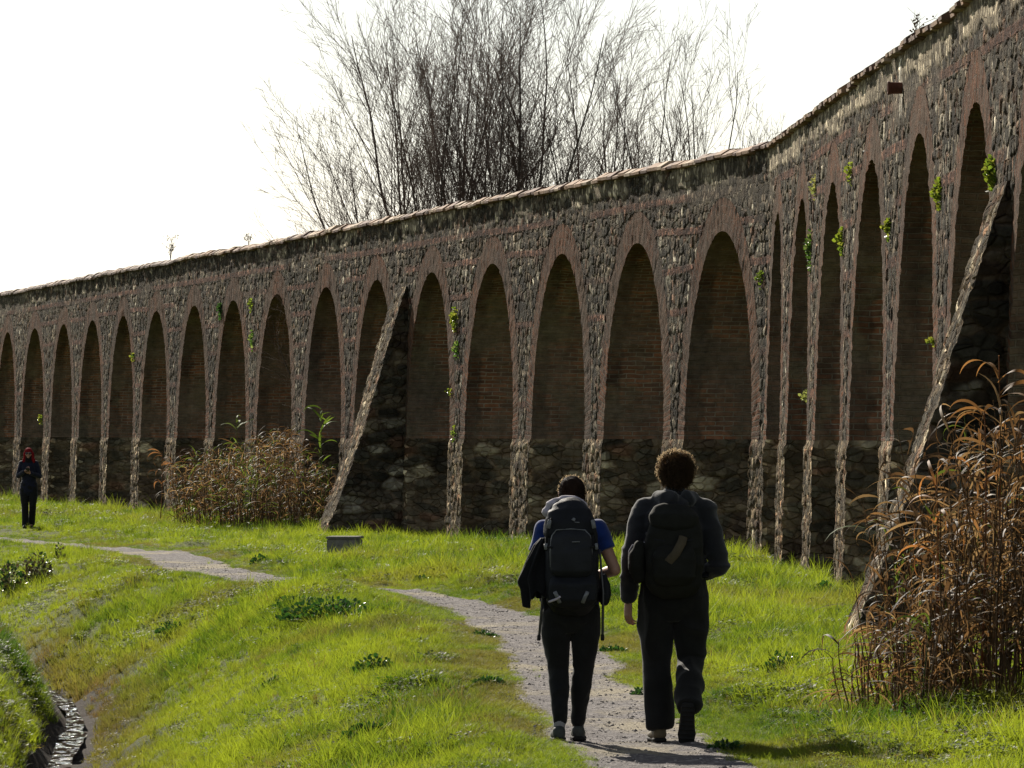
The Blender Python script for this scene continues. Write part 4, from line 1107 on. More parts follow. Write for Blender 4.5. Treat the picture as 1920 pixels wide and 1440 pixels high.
part('side_pocket', crumple(fuse(P, .007, 3), .005, 14, 46), MAT['pack_nylon'], rk, None)
for s in (-1, 1):
    sheet_part('shoulder_strap', [strap([(s * .07, -.12, 1.30), (s * .085, -.04, 1.372), (s * .09, .03, 1.37), (s * .095, .095, 1.29), (s * .11, .13, 1.18), (s * .14, .11, 1.05), (s * .165, -.03, .95), (s * .15, -.12, .92)], .028, .008)], MAT['webbing'], rk)
    sheet_part('hip_belt', [strap([(s * .13, -.16, .90), (s * .185, -.06, .895), (s * .17, .07, .885), (s * .08, .135, .88), (0, .145, .88)], .035, .008, (0, 0, 1))], MAT['webbing'], rk)
    st = sheet_part('lid_strap', [strap([(s * .118, -.33, 1.375), (s * .135, -.335, 1.33), (s * .147, -.335, 1.28), (s * .152, -.325, 1.18)], .008, .003)], MAT['webbing'], rk)
    sheet_part('buckle', [slab([((s * .130, -.347, 1.365), (.011, .005)), ((s * .140, -.347, 1.318), (.013, .006))], 12, 4.)], MAT['buckle'], st)
    st = sheet_part('compression_strap', [strap([(s * .165, -.26, 1.21), (s * .150, -.33, 1.205), (s * .118, -.375, 1.20)], .008, .003, (0, 0, 1))], MAT['webbing'], rk)
    sheet_part('buckle', [slab([((s * .152, -.335, 1.222), (.010, .005)), ((s * .156, -.335, 1.188), (.010, .005))], 12, 4.)], MAT['buckle'], st)
    sheet_part('base_strap', [strap([(s * .10, -.368, .93), (s * .085, -.375, .90), (s * .07, -.35, .862)], .012, .003)], MAT['buckle'], rk)
sheet_part('emblem', [slab([((.012, -.343, 1.398), (.012, .002)), ((.020, -.339, 1.412), (.008, .002))], 10, 2.), strap([(.022, -.341, 1.388), (.05, -.340, 1.386)], .003, .0015, (0, 0, 1))], MAT['buckle'], lid)
sheet_part('emblem', [strap([(.005, -.386, 1.233), (.052, -.386, 1.235)], .003, .0015, (0, 0, 1))], MAT['buckle'], fp)
sheet_part('mat_tie', [frame_tube([(-.135, -.355, .868), (-.09, -.372, .885), (-.068, -.374, .900)], [.007] * 3, seg=8)], MAT['pale_cloth'], rk)
# jacket hung from the side of the rucksack
def drape():
    acc = []
    n, mth = 60, 40
    th = np.linspace(0, 2 * math.pi, mth, endpoint=False)
    zz = np.linspace(1.255, .87, n)
    V = []
    for z in zz:
        t = (1.255 - z) / .385
        cx = np.interp(t, [0, .25, .6, 1], [-.165, -.19, -.225, -.215]); w = np.interp(t, [0, .1, .3, .65, .75, 1], [.02, .05, .072, .095, .078, .072]); d = np.interp(t, [0, .3, 1], [.03, .055, .06])
        f = 1 + (.10 + .18 * t) * np.sin(7 * th + 2.2 * t + .6 * np.sin(3 * th)) + .06 * np.sin(3 * th + 5 * t)
        hem = np.zeros(mth)
        if t > .97: pass
        V.append(np.stack([cx + w * f * np.cos(th), -.185 + d * f * np.sin(th), np.full(mth, z) - .05 * t * (np.sin(2 * th + .9) + .4 * np.sin(5 * th))], -1))
    V = np.concatenate(V)
    Q = [(i * mth + j, i * mth + (j + 1) % mth, (i + 1) * mth + (j + 1) % mth, (i + 1) * mth + j) for i in range(n - 1) for j in range(mth)]
    V = np.vstack([V, V[:mth].mean(0)]); T = [(len(V) - 1, (j + 1) % mth, j) for j in range(mth)]
    return V, Q, T
jk = sheet_part('jacket', [drape()], MAT['black_cloth'], None, o_w)
tag(jk, 'black jacket hanging off the left side of the tall rucksack', 'jacket')
P = [frame_tube([(-.235, -.175, 1.12), (-.258, -.18, 1.05), (-.282, -.185, 1.02)], [(.03, .03), (.034, .03), (.030, .026)], seg=14),
     frame_tube([(-.235, -.16, .98), (-.245, -.165, .92), (-.252, -.165, .895)], [(.032, .03), (.034, .03), (.03, .026)], seg=14)]
sheet_part('sleeve', P[:1], MAT['black_cloth'], jk); sheet_part('sleeve', P[1:], MAT['black_cloth'], jk)
for k, (x0, x1) in enumerate(((-.170, -.195), (.197, .193))):
    wp = sheet_part('walking_pole', [frame_tube([(x0 + .035 * (1 if k == 0 else -.6), -.15, 1.18), (x0, -.155, .92), (x1, -.16, .64)], [.0065, .0085, .0085], seg=10)], MAT['pole_metal'], None, o_w)
    tag(wp, ('walking pole hanging below the black jacket on the rucksack', 'walking pole hanging below the side pocket of the rucksack')[k], 'walking pole', 'walking poles strapped to the rucksack')
    sheet_part('grip', [frame_tube([(x1, -.16, .66), (x1 + (x1 - x0) * .05, -.16, .632)], [.011, .012], seg=10)], MAT['dark_rubber'], wp)

# ---- the distant woman with red hair, coming towards us with a phone
D_F = 131.; o_f = Vector(((54 - CXP) * D_F / F, D_F, 0)); o_f.z = gz(o_f.x, o_f.y) + .01
J = dict(hd=(.0, -.05, 1.525), ls=(-.145, 0, 1.325), le=(-.215, -.02, 1.07), lw=(-.06, -.24, 1.17), rs=(.145, 0, 1.325), re=(.225, -.0, 1.06), rw=(.04, -.25, 1.13),
         lh=(-.085, 0, .86), lk=(-.075, -.03, .46), la=(-.07, -.02, .085), rh=(.085, 0, .86), rk=(.085, -.04, .47), ra=(.045, .12, .11))
P = head_pieces(J['hd'], -1., 1.)
P += [frame_tube([(0, 0, 1.34), (0, -.02, 1.42), (0, -.035, 1.48)], [(.05, .05), (.046, .05), (.046, .05)]),
      frame_tube([(0, 0, .80), (0, 0, .9), (0, 0, 1.02), (0, -.005, 1.15), (0, 0, 1.27), (0, 0, 1.34), (0, 0, 1.37)], [(.165, .115), (.16, .11), (.135, .095), (.145, .105), (.155, .10), (.12, .075), (.07, .055)], seg=20)]
for a, b, c in (('ls', 'le', 'lw'), ('rs', 're', 'rw')):
    P += arm(J[a], J[b], J[c], (.047, .042, .038, .036, .026))
for a, b, c in (('lh', 'lk', 'la'), ('rh', 'rk', 'ra')):
    P.append(frame_tube([J[a], mid(J[a], J[b], .4), J[b], mid(J[b], J[c], .3), J[c]], [.092, .08, .054, .054, .036]))
for x, y, z in ((-.07, -.02, .06), (.045, .12, .085)): P.append(frame_tube([(x, y + .01, z), (x, y - .08, z - .02), (x, y - .14, z - .03)], [(.033, .03), (.036, .022), (.028, .016)]))
P += hand_pieces(J['lw'], (.6, -.5, .35), (.3, -.2, .8), (.5, .6, .3), 1, .95, .7) + hand_pieces(J['rw'], (-.5, -.3, .6), (-.2, -.8, .2), (-.5, .3, .2), 1, .95, .8)
far = part('person', fuse(P, .006, 3), MAT['skin'], None, o_f)
tag(far, 'distant red haired woman in black walking on grass beside the far path', 'person')
face_parts(J['hd'], far, -1.)
c = np.array(J['hd'])
P = [ball(c + (0, .015, .035), (.085, .095, .085)), ball(c + (0, .05, -.04), (.085, .06, .11)), ball(c + (-.082, .0, -.06), (.026, .05, .10)), ball(c + (.084, .0, -.06), (.028, .05, .10)),
     ball(c + (-.10, -.0, -.14), (.028, .045, .05)), ball(c + (.105, .0, -.14), (.03, .045, .05))]
part('hair', crumple(fuse(P, .008, 3), .008, 20, 61, (1, 1, .35)), MAT['red_hair'], far, None)
mat_simple('black_lens', (.006, .006, .007), .08, .6, 20, .02, 0, .001)
sheet_part('sunglasses', [ball(c + (-.032, -.090, .006), (.027, .008, .021), 14), ball(c + (.032, -.090, .006), (.027, .008, .021), 14), frame_tube([c + (-.075, -.01, .012), c + (-.06, -.075, .012), c + (0, -.095, .012), c + (.06, -.075, .012), c + (.075, -.01, .012)], [.004] * 5, seg=8)], MAT['black_lens'], far)
P = [frame_tube([(0, 0, .74), (0, 0, .86), (0, 0, .98), (0, -.005, 1.14), (0, 0, 1.28), (0, 0, 1.36), (0, -.01, 1.42)], [(.178, .135), (.172, .13), (.145, .115), (.15, .12), (.155, .115), (.12, .09), (.08, .075)], seg=24)]
for a, b, cc in (('ls', 'le', 'lw'), ('rs', 're', 'rw')):
    P += arm(J[a], J[b], J[cc], (.058, .053, .05, .045, .040), .93)
P += yoke(J['ls'], J['rs'], 1.345, .052, .054)
part('jacket', crumple(fuse(P, .009, 3), .006, 10, 62), MAT['navy_jacket'], far, None)
P = [frame_tube([(-.03, -.04, 1.39), (0, -.05, 1.43), (.03, -.04, 1.39)], [.05, .06, .05]), frame_tube([(0, -.05, 1.37), (0, -.055, 1.47)], [(.075, .07), (.07, .075)], seg=18)]
part('scarf', crumple(fuse(P, .009, 3), .006, 14, 63), MAT['black_cloth'], far, None)
P = [frame_tube([(0, 0, .92), (0, 0, .85), (0, .0, .78)], [(.17, .12), (.178, .13), (.175, .13)], seg=24),
     frame_tube([(-.088, 0, .82), (-.09, -.01, .66), (-.077, -.03, .46), (-.072, -.025, .28), (-.07, -.02, .06)], [(.095, .11), (.09, .1), (.068, .072), (.066, .07), (.068, .07)], seg=18),
     frame_tube([(.088, 0, .82), (.092, -.015, .66), (.086, -.04, .47), (.066, .04, .28), (.047, .11, .09)], [(.095, .11), (.09, .1), (.068, .072), (.066, .07), (.066, .07)], seg=18)]
part('trousers', crumple(fuse(P, .009, 3), .006, 10, 64), MAT['black_leggings'], far, None)
for hl, to, u in (((-.072, .05, 0), (-.075, -.21, 0), (0, 0, 1)), ((.045, .19, .065), (.045, -.05, .0), (0, .25, .97))):
    a, b = shoe_pieces(hl, to, u, .98)
    bt = part('shoe', fuse(a, .008, 2), MAT['black_cloth'], far, None); sheet_part('sole', b, MAT['dark_rubber'], bt)
ph = sheet_part('phone', [slab([((-.005, -.315, 1.165), (.036, .005)), ((.0, -.335, 1.20), (.037, .005)), ((.003, -.35, 1.235), (.036, .005))], 16, 5.)], MAT['black_lens'], None, o_f)
tag(ph, 'dark phone held at the chest of the distant red haired woman', 'phone')
# ------------------------------------------------------------------ bare trees behind the wall
m = M('bare_bark'); p = m.geo(); n1 = m.noise(12, 5, .7, p)
c = m.mix(m.ramp(n1, [(.3, 0.), (.7, 1.)]), (.045, .036, .03), (.105, .085, .07))
MAT['bark'] = m.done(m.bsdf(c, .9, .2, m.bump(n1, .7, .02)))
m = M('bare_twig'); MAT['twig'] = m.done(m.bsdf((.095, .065, .05), .8, .25))
def poly_tube(pts, r0, r1, seg):
    pts = np.asarray(pts); n = len(pts)
    t = np.gradient(pts, axis=0); t /= np.linalg.norm(t, axis=1, keepdims=True) + 1e-9
    a = np.cross(t, np.array((.31, .95, .1))); a /= np.linalg.norm(a, axis=1, keepdims=True) + 1e-9
    b = np.cross(t, a)
    th = np.linspace(0, 2 * math.pi, seg, endpoint=False)
    r = np.linspace(r0, r1, n)[:, None, None]
    V = pts[:, None] + r * (np.cos(th)[None, :, None] * a[:, None] + np.sin(th)[None, :, None] * b[:, None])
    i = np.arange(n - 1)[:, None] * seg; j = np.arange(seg)[None]; k = (j + 1) % seg
    Q = np.stack([i + j, i + k, i + seg + k, i + seg + j], -1).reshape(-1, 4)
    return V.reshape(-1, 3), Q
def grow(g, p, d, L, r, lvl, wood, twig, up, maxl, dens):
    """one limb and everything that leaves it"""
    n = max(4, int(L / .22)) if lvl < 2 else 5
    pts = [np.array(p, float)]; d = np.array(d, float); d /= np.linalg.norm(d)
    for q in range(n):
        d = d + g.normal(size=3) * (.036 if lvl < 2 else .08) + np.array((0, 0, up[min(lvl, len(up) - 1)]))
        d /= np.linalg.norm(d); pts.append(pts[-1] + d * L / n)
    pts = np.array(pts)
    rt = max(r * .16, .0028)
    V, Q = poly_tube(pts, r, rt, 7 if lvl == 0 else 5 if lvl == 1 else 3)
    (wood if r > .016 else twig).add(V, Q)
    if lvl >= maxl: return
    nb = int(dens[lvl] * L + g.random())
    for b in range(nb):
        t = g.uniform(.18 if lvl else .12, .98); k = t * n; i = int(k); i = min(i, n - 1)
        q = pts[i] + (pts[i + 1] - pts[i]) * (k - i); ax = pts[i + 1] - pts[i]; ax /= np.linalg.norm(ax)
        o = np.cross(ax, g.normal(size=3)); o /= np.linalg.norm(o) + 1e-9
        ang = g.uniform(.32, .68)
        dd = ax * math.cos(ang) + o * math.sin(ang)
        rr = (r + (rt - r) * t)
        Lc = L * (1 - .55 * t) * g.uniform(.28, .62)
        grow(g, q, dd, Lc, max(.0034, rr * g.uniform(.32, .52)), lvl + 1, wood, twig, up, maxl, dens)
def tree(label, loc, stems, seed, tr=.3, th=2.6, up=(.045, .03, .02, .01), maxl=3, dens=(3.2, 3.9, 3.9), group='bare trees behind the aqueduct', stubs=()):
    g = np.random.default_rng(seed)
    root = empty('bare_tree', loc); tag(root, label, 'tree', group)
    wood, twig = Acc(), Acc()
    tw = [(0, 0, -.3), (.03, .02, th * .4), (-.02, .05, th * .8), (0, 0, th)]
    V, Q = poly_tube(tw, tr * 1.25, tr * .8, 12); wood.add(V, Q)
    for (dx, dz, L, r) in stems:
        y = g.normal(0, .35)
        grow(g, (dx * .12, y * .1, th - .25 + g.uniform(-.3, .2)), (dx, y, dz), L, r, 0, wood, twig, up, maxl, dens)
    for (x0, z0, x1, z1, r) in stubs:
        V, Q = poly_tube([(x0, 0, z0), ((x0 + x1) / 2 + .05, .03, (z0 + z1) / 2), (x1, 0, z1)], r, r * .8, 9); wood.add(V, Q)
        wood.add(*ball((x1, 0, z1), (r * .9, r * .9, r * .6), 10)[:2])
    o = wood.build('trunk', MAT['bark'], None); o.parent = root
    o = twig.build('crown', MAT['twig'], None); o.parent = root
T0 = 138.
def tree_at(px): v = ray(px, HOR, T0); return (v.x, v.y, gz(v.x, v.y))
def fan(g, n, spread, L0, L1, r0, r1, skew=0.):
    out = []
    for k in range(n):
        a = skew + spread * (2 * (k + .5) / n - 1) + g.normal(0, .06)
        out.append((math.sin(a), math.cos(a), g.uniform(L0, L1) * (1 - .40 * a * a), g.uniform(r0, r1)))
    return out
g0 = np.random.default_rng(5)
tree('broadest bare tree above the wall, its many stems fanning out to the left', tree_at(822), fan(g0, 13, .70, 7.4, 9.4, .03, .06, -.10), 11, .38, 2.7, stubs=())
tree('tall bare tree with a cut stump of a limb, right of the broadest crown', tree_at(948), fan(g0, 8, .45, 7.6, 9.6, .03, .062, .06), 12, .34, 2.9, stubs=((.0, 2.8, -.05, 6.5, .16), (-.3, 2.8, -1.1, 6.3, .11)))
tree('bare tree with a thick lopped stub just above the coping, right of the tall one', tree_at(1062), fan(g0, 8, .62, 5.6, 7.6, .028, .05, .16), 13, .32, 3.2, stubs=((.0, 3., .12, 6.9, .16), (-.1, 3, -.2, 6.6, .13)))
tree('thin bare tree with loose open branches, left of the gnarled one', tree_at(1205), fan(g0, 9, .55, 5.2, 7.2, .026, .042, .0), 14, .2, 3.4, dens=(2.5, 3.0, 3.))
tree('bare tree with gnarled dark limbs, nearest to the bend of the wall', tree_at(1310), fan(g0, 9, .58, 5.4, 7.8, .03, .045, .08), 15, .24, 3.6, dens=(2.6, 3.4, 4.), stubs=((0, 3.5, .55, 7.3, .075), (.2, 3.5, -.7, 7.0, .07), (0.2, 4, .95, 7.2, .08)))
tree('lowest thin bare tree, only its twigs over the wall, leftmost of all', tree_at(640), fan(g0, 8, .6, 3.6, 4.3, .018, .03, -.1), 16, .14, 1.5, dens=(2.4, 3.0, 2.5))

# ------------------------------------------------------------------ dry reeds
def leaf_mat(key, c1, c2, tr, fac=.4, rough=.45, spec=.22):
    m = M(key); k = m.attr('Col').outputs[0]
    c = m.mix(1., k, m.ramp(m.noise(6, 3, .6, m.geo()), [(.3, .75), (.7, 1.25)]), 'MULTIPLY')
    t = m.mix(1., k, tr, 'MULTIPLY')
    MAT[key] = m.done(m.translucent(m.bsdf(c, rough, spec), t, fac))
leaf_mat('dry_reed', None, None, (1.75, 1.5, 1.15), .40, .6, .1); leaf_mat('green_leaf', None, None, (2.3, 2.4, 1.4), .42, .35); leaf_mat('dark_weed', None, None, (1.6, 2.0, 1.0), .25, .35)
def ribbon(base, az, el0, L, w, droop, curl, g, seg=8, col=(.2, .1, .04)):
    pts = [np.array(base, float)]; el = el0; a = az
    for q in range(seg):
        el -= droop * (.4 + 1.2 * q / seg) / seg; a += curl / seg
        pts.append(pts[-1] + np.array((math.cos(a) * math.cos(el), math.sin(a) * math.cos(el), math.sin(el))) * L / seg)
    pts = np.array(pts); tw = g.normal(0, .8)
    V = []
    for q, p in enumerate(pts):
        t = q / seg; ww = w * (min(1, .45 + 2.2 * t)) * (1 - t ** 2.2) * .5 + .0008
        s = np.array((-math.sin(a), math.cos(a), 0)); u = np.array((0, 0, 1.))
        th = tw * t * 1.7
        sd = s * math.cos(th) + u * math.sin(th)
        V += [p - sd * ww, p + sd * ww]
    n = len(V)
    Q = [(i, i + 1, i + 3, i + 2) for i in range(0, n - 2, 2)]
    return np.array(V), Q, np.broadcast_to(np.array(col), (n, 3))
def reed_bed(name, label, centre, rx, ry, n, h0, h1, seed, shape, leafy=9, wl=.022, green=.05, cat='reeds', dens_low=True, group='beds of dry reed at the foot of the wall', edge_low=.35):
    g = np.random.default_rng(seed)
    root = empty(name, (centre[0], centre[1], gz(centre[0], centre[1]))); tag(root, label, cat, group)
    st, lf = Acc(), Acc()
    for k in range(n):
        a = g.uniform(0, 6.283); r = math.sqrt(g.random())
        x, y = rx * r * math.cos(a), ry * r * math.sin(a)
        z = gz(centre[0] + x, centre[1] + y) - root.location.z - .05
        H = g.uniform(h0, h1) * shape(x / rx, y / ry)
        lean = np.array((g.normal(0, .10) + .10 * x / rx, g.normal(0, .10), 1.)); lean /= np.linalg.norm(lean)
        pts = np.array([np.array((x, y, z)) + lean * H * t + np.array((.04 * math.sin(3 * t + a), .04 * math.cos(2 * t + a), 0)) * t for t in np.linspace(0, 1, 7)])
        isg = g.random() < green
        br = g.uniform(.6, 1.3)
        cst = np.array((.11, .075, .038) if not isg else (.10, .13, .03)) * br
        V, Q = poly_tube(pts, .0085, .003, 5); st.add(V, Q, C=cst)
        for j in range(int(leafy * H * g.uniform(.7, 1.3))):
            t = g.uniform(.08, 1.0) ** .8; p = pts[0] + (pts[-1] - pts[0]) * t
            c0 = np.array((.075, .12, .02)) if isg or g.random() < green * .6 else np.array([(.115, .072, .034), (.08, .050, .026), (.19, .138, .075), (.05, .035, .022)][g.integers(4)])
            V, Q, C = ribbon(p, g.uniform(0, 6.283), g.uniform(.2, 1.25), g.uniform(.22, .62) * (.7 + .3 * H / h1), wl * g.uniform(.6, 1.25), g.uniform(.8, 3.4), g.normal(0, .9), g, col=c0 * g.uniform(.7, 1.3))
            lf.add(V, Q, C=C)
    o = st.build('stem', MAT['dry_reed'], None); o.parent = root
    o = lf.build('foliage', MAT['dry_reed'], None); o.parent = root
    return root
c = ray(1800, HOR, 43.6)
reed_bed('reed_bed', 'large bed of rusty brown dry reeds in the near right, before the sloping buttress', (c.x + .17, 43.6), .74, 2.0, 170, 1.25, 2.3, 31,
         lambda u, v: 1.0 - .62 * max(0, -u) ** 1.1 - .1 * abs(v), 8, .022, .03)
c = ray(1690, HOR, 42.2)
reed_bed('reed_bed', 'low tangle of brown dry reeds sprawling on the left of the large reed bed', (c.x + .02, 42.2), .36, .9, 60, .3, .85, 33,
         lambda u, v: 1.0 + .3 * u, 9, .015, .04)
c = ray(482, HOR, 133.)
reed_bed('reed_bed', 'distant bed of dry reeds below the far arches, left of the far buttress', (c.x, 132.), 1.7, 4.2, 380, 1.2, 2.0, 35,
         lambda u, v: 1.0 - .34 * abs(u) ** 2.5 + .08 * math.sin(5 * u), 6, .024, .12)
def single_reed(label, x, y0, D, H, seed, col, cst, nl, w, lmax, droop):
    g = np.random.default_rng(seed); b = ray(x, HOR, D); z = gz(b.x, b.y)
    root = empty('reed', (b.x, b.y, z)); tag(root, label, 'reed')
    pts = np.array([(.05 * math.sin(2.2 * t), .03 * t, H * t - .05) for t in np.linspace(0, 1, 10)])
    a = Acc(); V, Q = poly_tube(pts, .012, .004, 6); a.add(V, Q, C=cst); o = a.build('stem', MAT['dry_reed'], None); o.parent = root
    a = Acc()
    for j in range(nl):
        t = g.uniform(.5, 1.); V, Q, C = ribbon(pts[0] + (pts[-1] - pts[0]) * t, g.uniform(0, 6.283), g.uniform(.4, 1.3), g.uniform(.3, lmax), w * g.uniform(.7, 1.2), g.uniform(*droop), g.normal(0, .8), g, 12, np.array(col) * g.uniform(.7, 1.3))
        a.add(V, Q, C=C)
    o = a.build('foliage', MAT['dry_reed'], None); o.parent = root
single_reed('tallest dry reed with long curling leaves, standing above the large reed bed', 1862, 0, 43., 2.42, 3, (.18, .10, .04), (.16, .09, .045), 15, .03, .62, (1.6, 4.2))
single_reed('second tall reed with hooked tan leaves, at the left top of the large reed bed', 1835, 0, 42.6, 2.05, 4, (.17, .095, .04), (.15, .085, .045), 15, .026, .6, (1.6, 4.))
single_reed('dry reed bowing over on the left flank of the large reed bed', 1745, 0, 43.2, 1.72, 9, (.22, .11, .04), (.2, .11, .05), 14, .024, .55, (2., 4.2))
single_reed('tall fresh green reed standing up out of the distant reed bed', 598, 0, 131., 2.55, 5, (.085, .15, .022), (.10, .14, .03), 15, .05, .75, (.5, 2.2))
single_reed('smaller green reed rising from the left part of the distant reed bed', 440, 0, 132., 2.3, 6, (.085, .13, .025), (.10, .13, .03), 10, .045, .5, (.5, 2.))
single_reed('single brown reed leaning beside the pier left of the distant reed bed', 300, 0, 139., 1.6, 7, (.16, .085, .04), (.16, .09, .05), 14, .05, .5, (1.5, 3.5))

# ------------------------------------------------------------------ weeds in the grass
def leafy(name, label, x, y, z, w, h, n, size, cols, seed, cat='weed', group=None, mat='dark_weed', flat=.35, on_wall=None, stems=True):
    """low leafy plant: w wide, h high, n leaves on short stalks"""
    g = np.random.default_rng(seed)
    root = empty(name, (x, y, z)); tag(root, label, cat, group)
    lf, st = Acc(), Acc()
    for k in range(n):
        a = g.uniform(0, 6.283); r = math.sqrt(g.random()) if on_wall is None else g.random() ** .8 * (1.25 if math.sin(a) < 0 else .9)
        if on_wall is None:
            p = np.array((w / 2 * r * math.cos(a), w * .5 * r * math.sin(a), h * g.uniform(.25, 1) * math.sqrt(max(.05, 1 - r * r))))
            out = np.array((math.cos(a) * r, math.sin(a) * r, flat + g.uniform(0, .6)))
        else:
            nx, ny = on_wall; tx, ty = -ny, nx
            u, v, q = w / 2 * r * math.cos(a), h / 2 * r * math.sin(a), -.01 + g.uniform(0, .125) * (1 - min(r, 1.) * .6)
            p = np.array((tx * u + nx * q, ty * u + ny * q, v)); out = np.array((tx * math.cos(a) * r + nx * .8, ty * math.cos(a) * r + ny * .8, g.uniform(-.2, .9)))
        out += g.normal(0, .25, 3); out /= np.linalg.norm(out)
        s = np.cross(out, g.normal(size=3)); s /= np.linalg.norm(s); L = size * g.uniform(.6, 1.3); W = L * g.uniform(.32, .5)
        u_ = np.cross(s, out)
        V = [p, p + out * L * .3 + s * W, p + out * L * .7 + s * W * .8 + u_ * L * .08, p + out * L, p + out * L * .7 - s * W * .8 + u_ * L * .08, p + out * L * .3 - s * W, p + out * L * .55 - u_ * L * .06]
        T = [(0, 1, 6), (1, 2, 6), (2, 3, 6), (3, 4, 6), (4, 5, 6), (5, 0, 6)]
        c = np.array(cols[g.integers(len(cols))]) * g.uniform(.7, 1.3)
        lf.add(V, None, T, C=c)
        if k % 3 == 0:
            b = np.array((p[0] * .2, p[1] * .2, 0.)) if on_wall is None else np.array((0, 0, -h * .1))
            V, Q = poly_tube([b, (b + p) / 2 + g.normal(0, .01, 3), p], .003, .0015, 4); st.add(V, Q, C=c * .8)
    o = lf.build('foliage', MAT[mat], None); o.parent = root
    if stems: o = st.build('stem', MAT[mat], None); o.parent = root
DK = [(.020, .050, .014), (.030, .068, .018), (.018, .040, .015), (.045, .085, .022)]
def weed_px(x, y, wpx, hpx, n, size, seed, label, cols=DK, name='weed', mat='dark_weed', group='weeds in the grass'):
    D = F * CAMH / (y - HOR)
    for _ in range(12):
        v = ray(x, y, D); D = D * .5 + .5 * F * (CAMH - gz(v.x, D)) / (y - HOR)
    v = ray(x, y, D); k = D / F
    leafy(name, label, v.x, v.y, gz(v.x, v.y) - .02, wpx * k, hpx * k, int(n * 1.9), size * .66, cols, seed, 'weed', group, mat)
weed_px(700, 1392, 118, 44, 210, .055, 1, 'round dark leafy weed near the bottom edge, left of the path')
weed_px(702, 1262, 80, 38, 130, .055, 2, 'dark leafy weed halfway down the bank, above the round one at the bottom')
weed_px(515, 1286, 50, 30, 60, .05, 3, 'small dark weed halfway down the bank, beside dead grass')
weed_px(615, 1158, 190, 46, 330, .06, 4, 'widest patch of dark ground leaves, on the crest of the bank below the hidden path')
weed_px(560, 1140, 110, 26, 130, .055, 14, 'low leafy patch at the left end of the widest ground leaves')
weed_px(492, 1060, 46, 22, 60, .07, 5, 'small dark tuft right of the far gravel stretch')
weed_px(1548, 1118, 55, 32, 80, .07, 6, 'dark broad leaves at the foot of the fourth narrow pier')
weed_px(1215, 1302, 60, 18, 80, .045, 7, 'flat dark weed on the right edge of the path, just left of the man')
weed_px(1150, 1225, 60, 18, 80, .045, 8, 'flat dark weed between the two walkers, on the path edge')
weed_px(905, 1196, 60, 16, 90, .045, 9, 'upper of two mossy tufts at the left edge of the path')
weed_px(915, 1282, 66, 16, 90, .04, 10, 'lower of two mossy tufts at the left edge of the path')
weed_px(1470, 1262, 80, 46, 130, .042, 11, 'dark weeds in tall grass right of the walking man')
weed_px(1360, 1405, 70, 20, 70, .045, 12, 'flat green weed at the right edge of the path, behind the man')
weed_px(330, 1190, 80, 26, 120, .05, 13, 'dark leaves high on the bank above the dead brown grass')
weed_px(795, 1085, 46, 16, 60, .06, 15, 'little dark tuft on the grass beyond the path, left of the woman')
BRN = [(.05, .032, .025), (.07, .05, .035), (.035, .03, .025), (.04, .06, .02)]
weed_px(70, 1075, 60, 60, 150, .07, 16, 'dead brown weeds at the left edge, below the distant woman', BRN)
weed_px(20, 1120, 60, 60, 150, .07, 17, 'dark mixed weeds at the left edge, nearer than the dead brown ones', BRN + DK)
weed_px(112, 1052, 18, 44, 40, .06, 18, 'thin brown weed stalk right of the dead brown weeds', BRN)

# ------------------------------------------------------------------ plants growing out of the wall
YG = [(.10, .125, .018), (.065, .095, .015), (.13, .135, .03)]; DG = [(.03, .06, .015), (.05, .09, .02), (.10, .12, .05)]
def wall_plant(x, y, wpx, hpx, n, size, seed, label, cols=YG):
    s, z = wz(x, y); b = base(np.array(s)); nn = norm(np.array(s)); k = b[1] / F
    d = float(batter(z)) - .02
    # a patch wide in the photo is long along the wall: keep it as deep as it is tall
    n, size = int(n * 1.5), size * .72
    leafy('wall_plant', label, b[0] + nn[0] * d, b[1] + nn[1] * d, z, max(wpx * k * 3.0, .25), hpx * k, n, size, cols, seed, 'plant', 'plants growing out of the aqueduct', 'green_leaf', on_wall=(nn[0], nn[1]))
wall_plant(1868, 322, 36, 62, 210, .07, 1, 'largest bright plant on the wall, upper right above the near buttress')
wall_plant(1768, 362, 22, 60, 130, .06, 2, 'bright plant on the pier left of the largest wall plant')
wall_plant(1674, 428, 20, 42, 90, .06, 3, 'thin bright plant on the pier two left of the largest one')
wall_plant(1585, 450, 24, 52, 150, .065, 4, 'bright tufted plant midway up the narrow pier, in the row by the bend')
wall_plant(1599, 325, 14, 48, 55, .055, 5, 'sparse yellowish plant high above the bright tufted one', [(.12, .14, .03)])
wall_plant(1531, 350, 14, 50, 45, .06, 6, 'pale dry plant high on the second narrow pier', [(.16, .15, .07), (.10, .11, .05)])
wall_plant(1525, 468, 22, 76, 120, .075, 7, 'dark ivy hanging on the second narrow pier', DG)
wall_plant(1522, 742, 10, 22, 25, .06, 8, 'small pale tuft low on the second narrow pier', [(.14, .15, .06)])
wall_plant(1432, 522, 14, 34, 60, .06, 9, 'faint grass tuft on the broad pier at the bend', [(.07, .10, .02)])
wall_plant(1764, 640, 12, 18, 35, .05, 10, 'small bright tuft beside the near buttress, halfway down')
wall_plant(857, 596, 22, 44, 150, .07, 11, 'yellow green plant on the pier right of the far buttress')
wall_plant(862, 655, 14, 36, 70, .07, 12, 'dark plant just below the yellow green one', DG)
wall_plant(851, 735, 14, 16, 30, .06, 13, 'little tuft at the pier edge, under the dark plant', YG)
wall_plant(862, 815, 12, 40, 45, .06, 14, 'lowest mossy plant on the pier right of the far buttress', DG + YG)
wall_plant(473, 572, 14, 26, 45, .08, 15, 'yellowish plant between two far arches, above the distant reeds', [(.11, .14, .03)])
wall_plant(477, 635, 10, 40, 40, .08, 16, 'thin dark plant below the yellowish one above the distant reeds', DG)
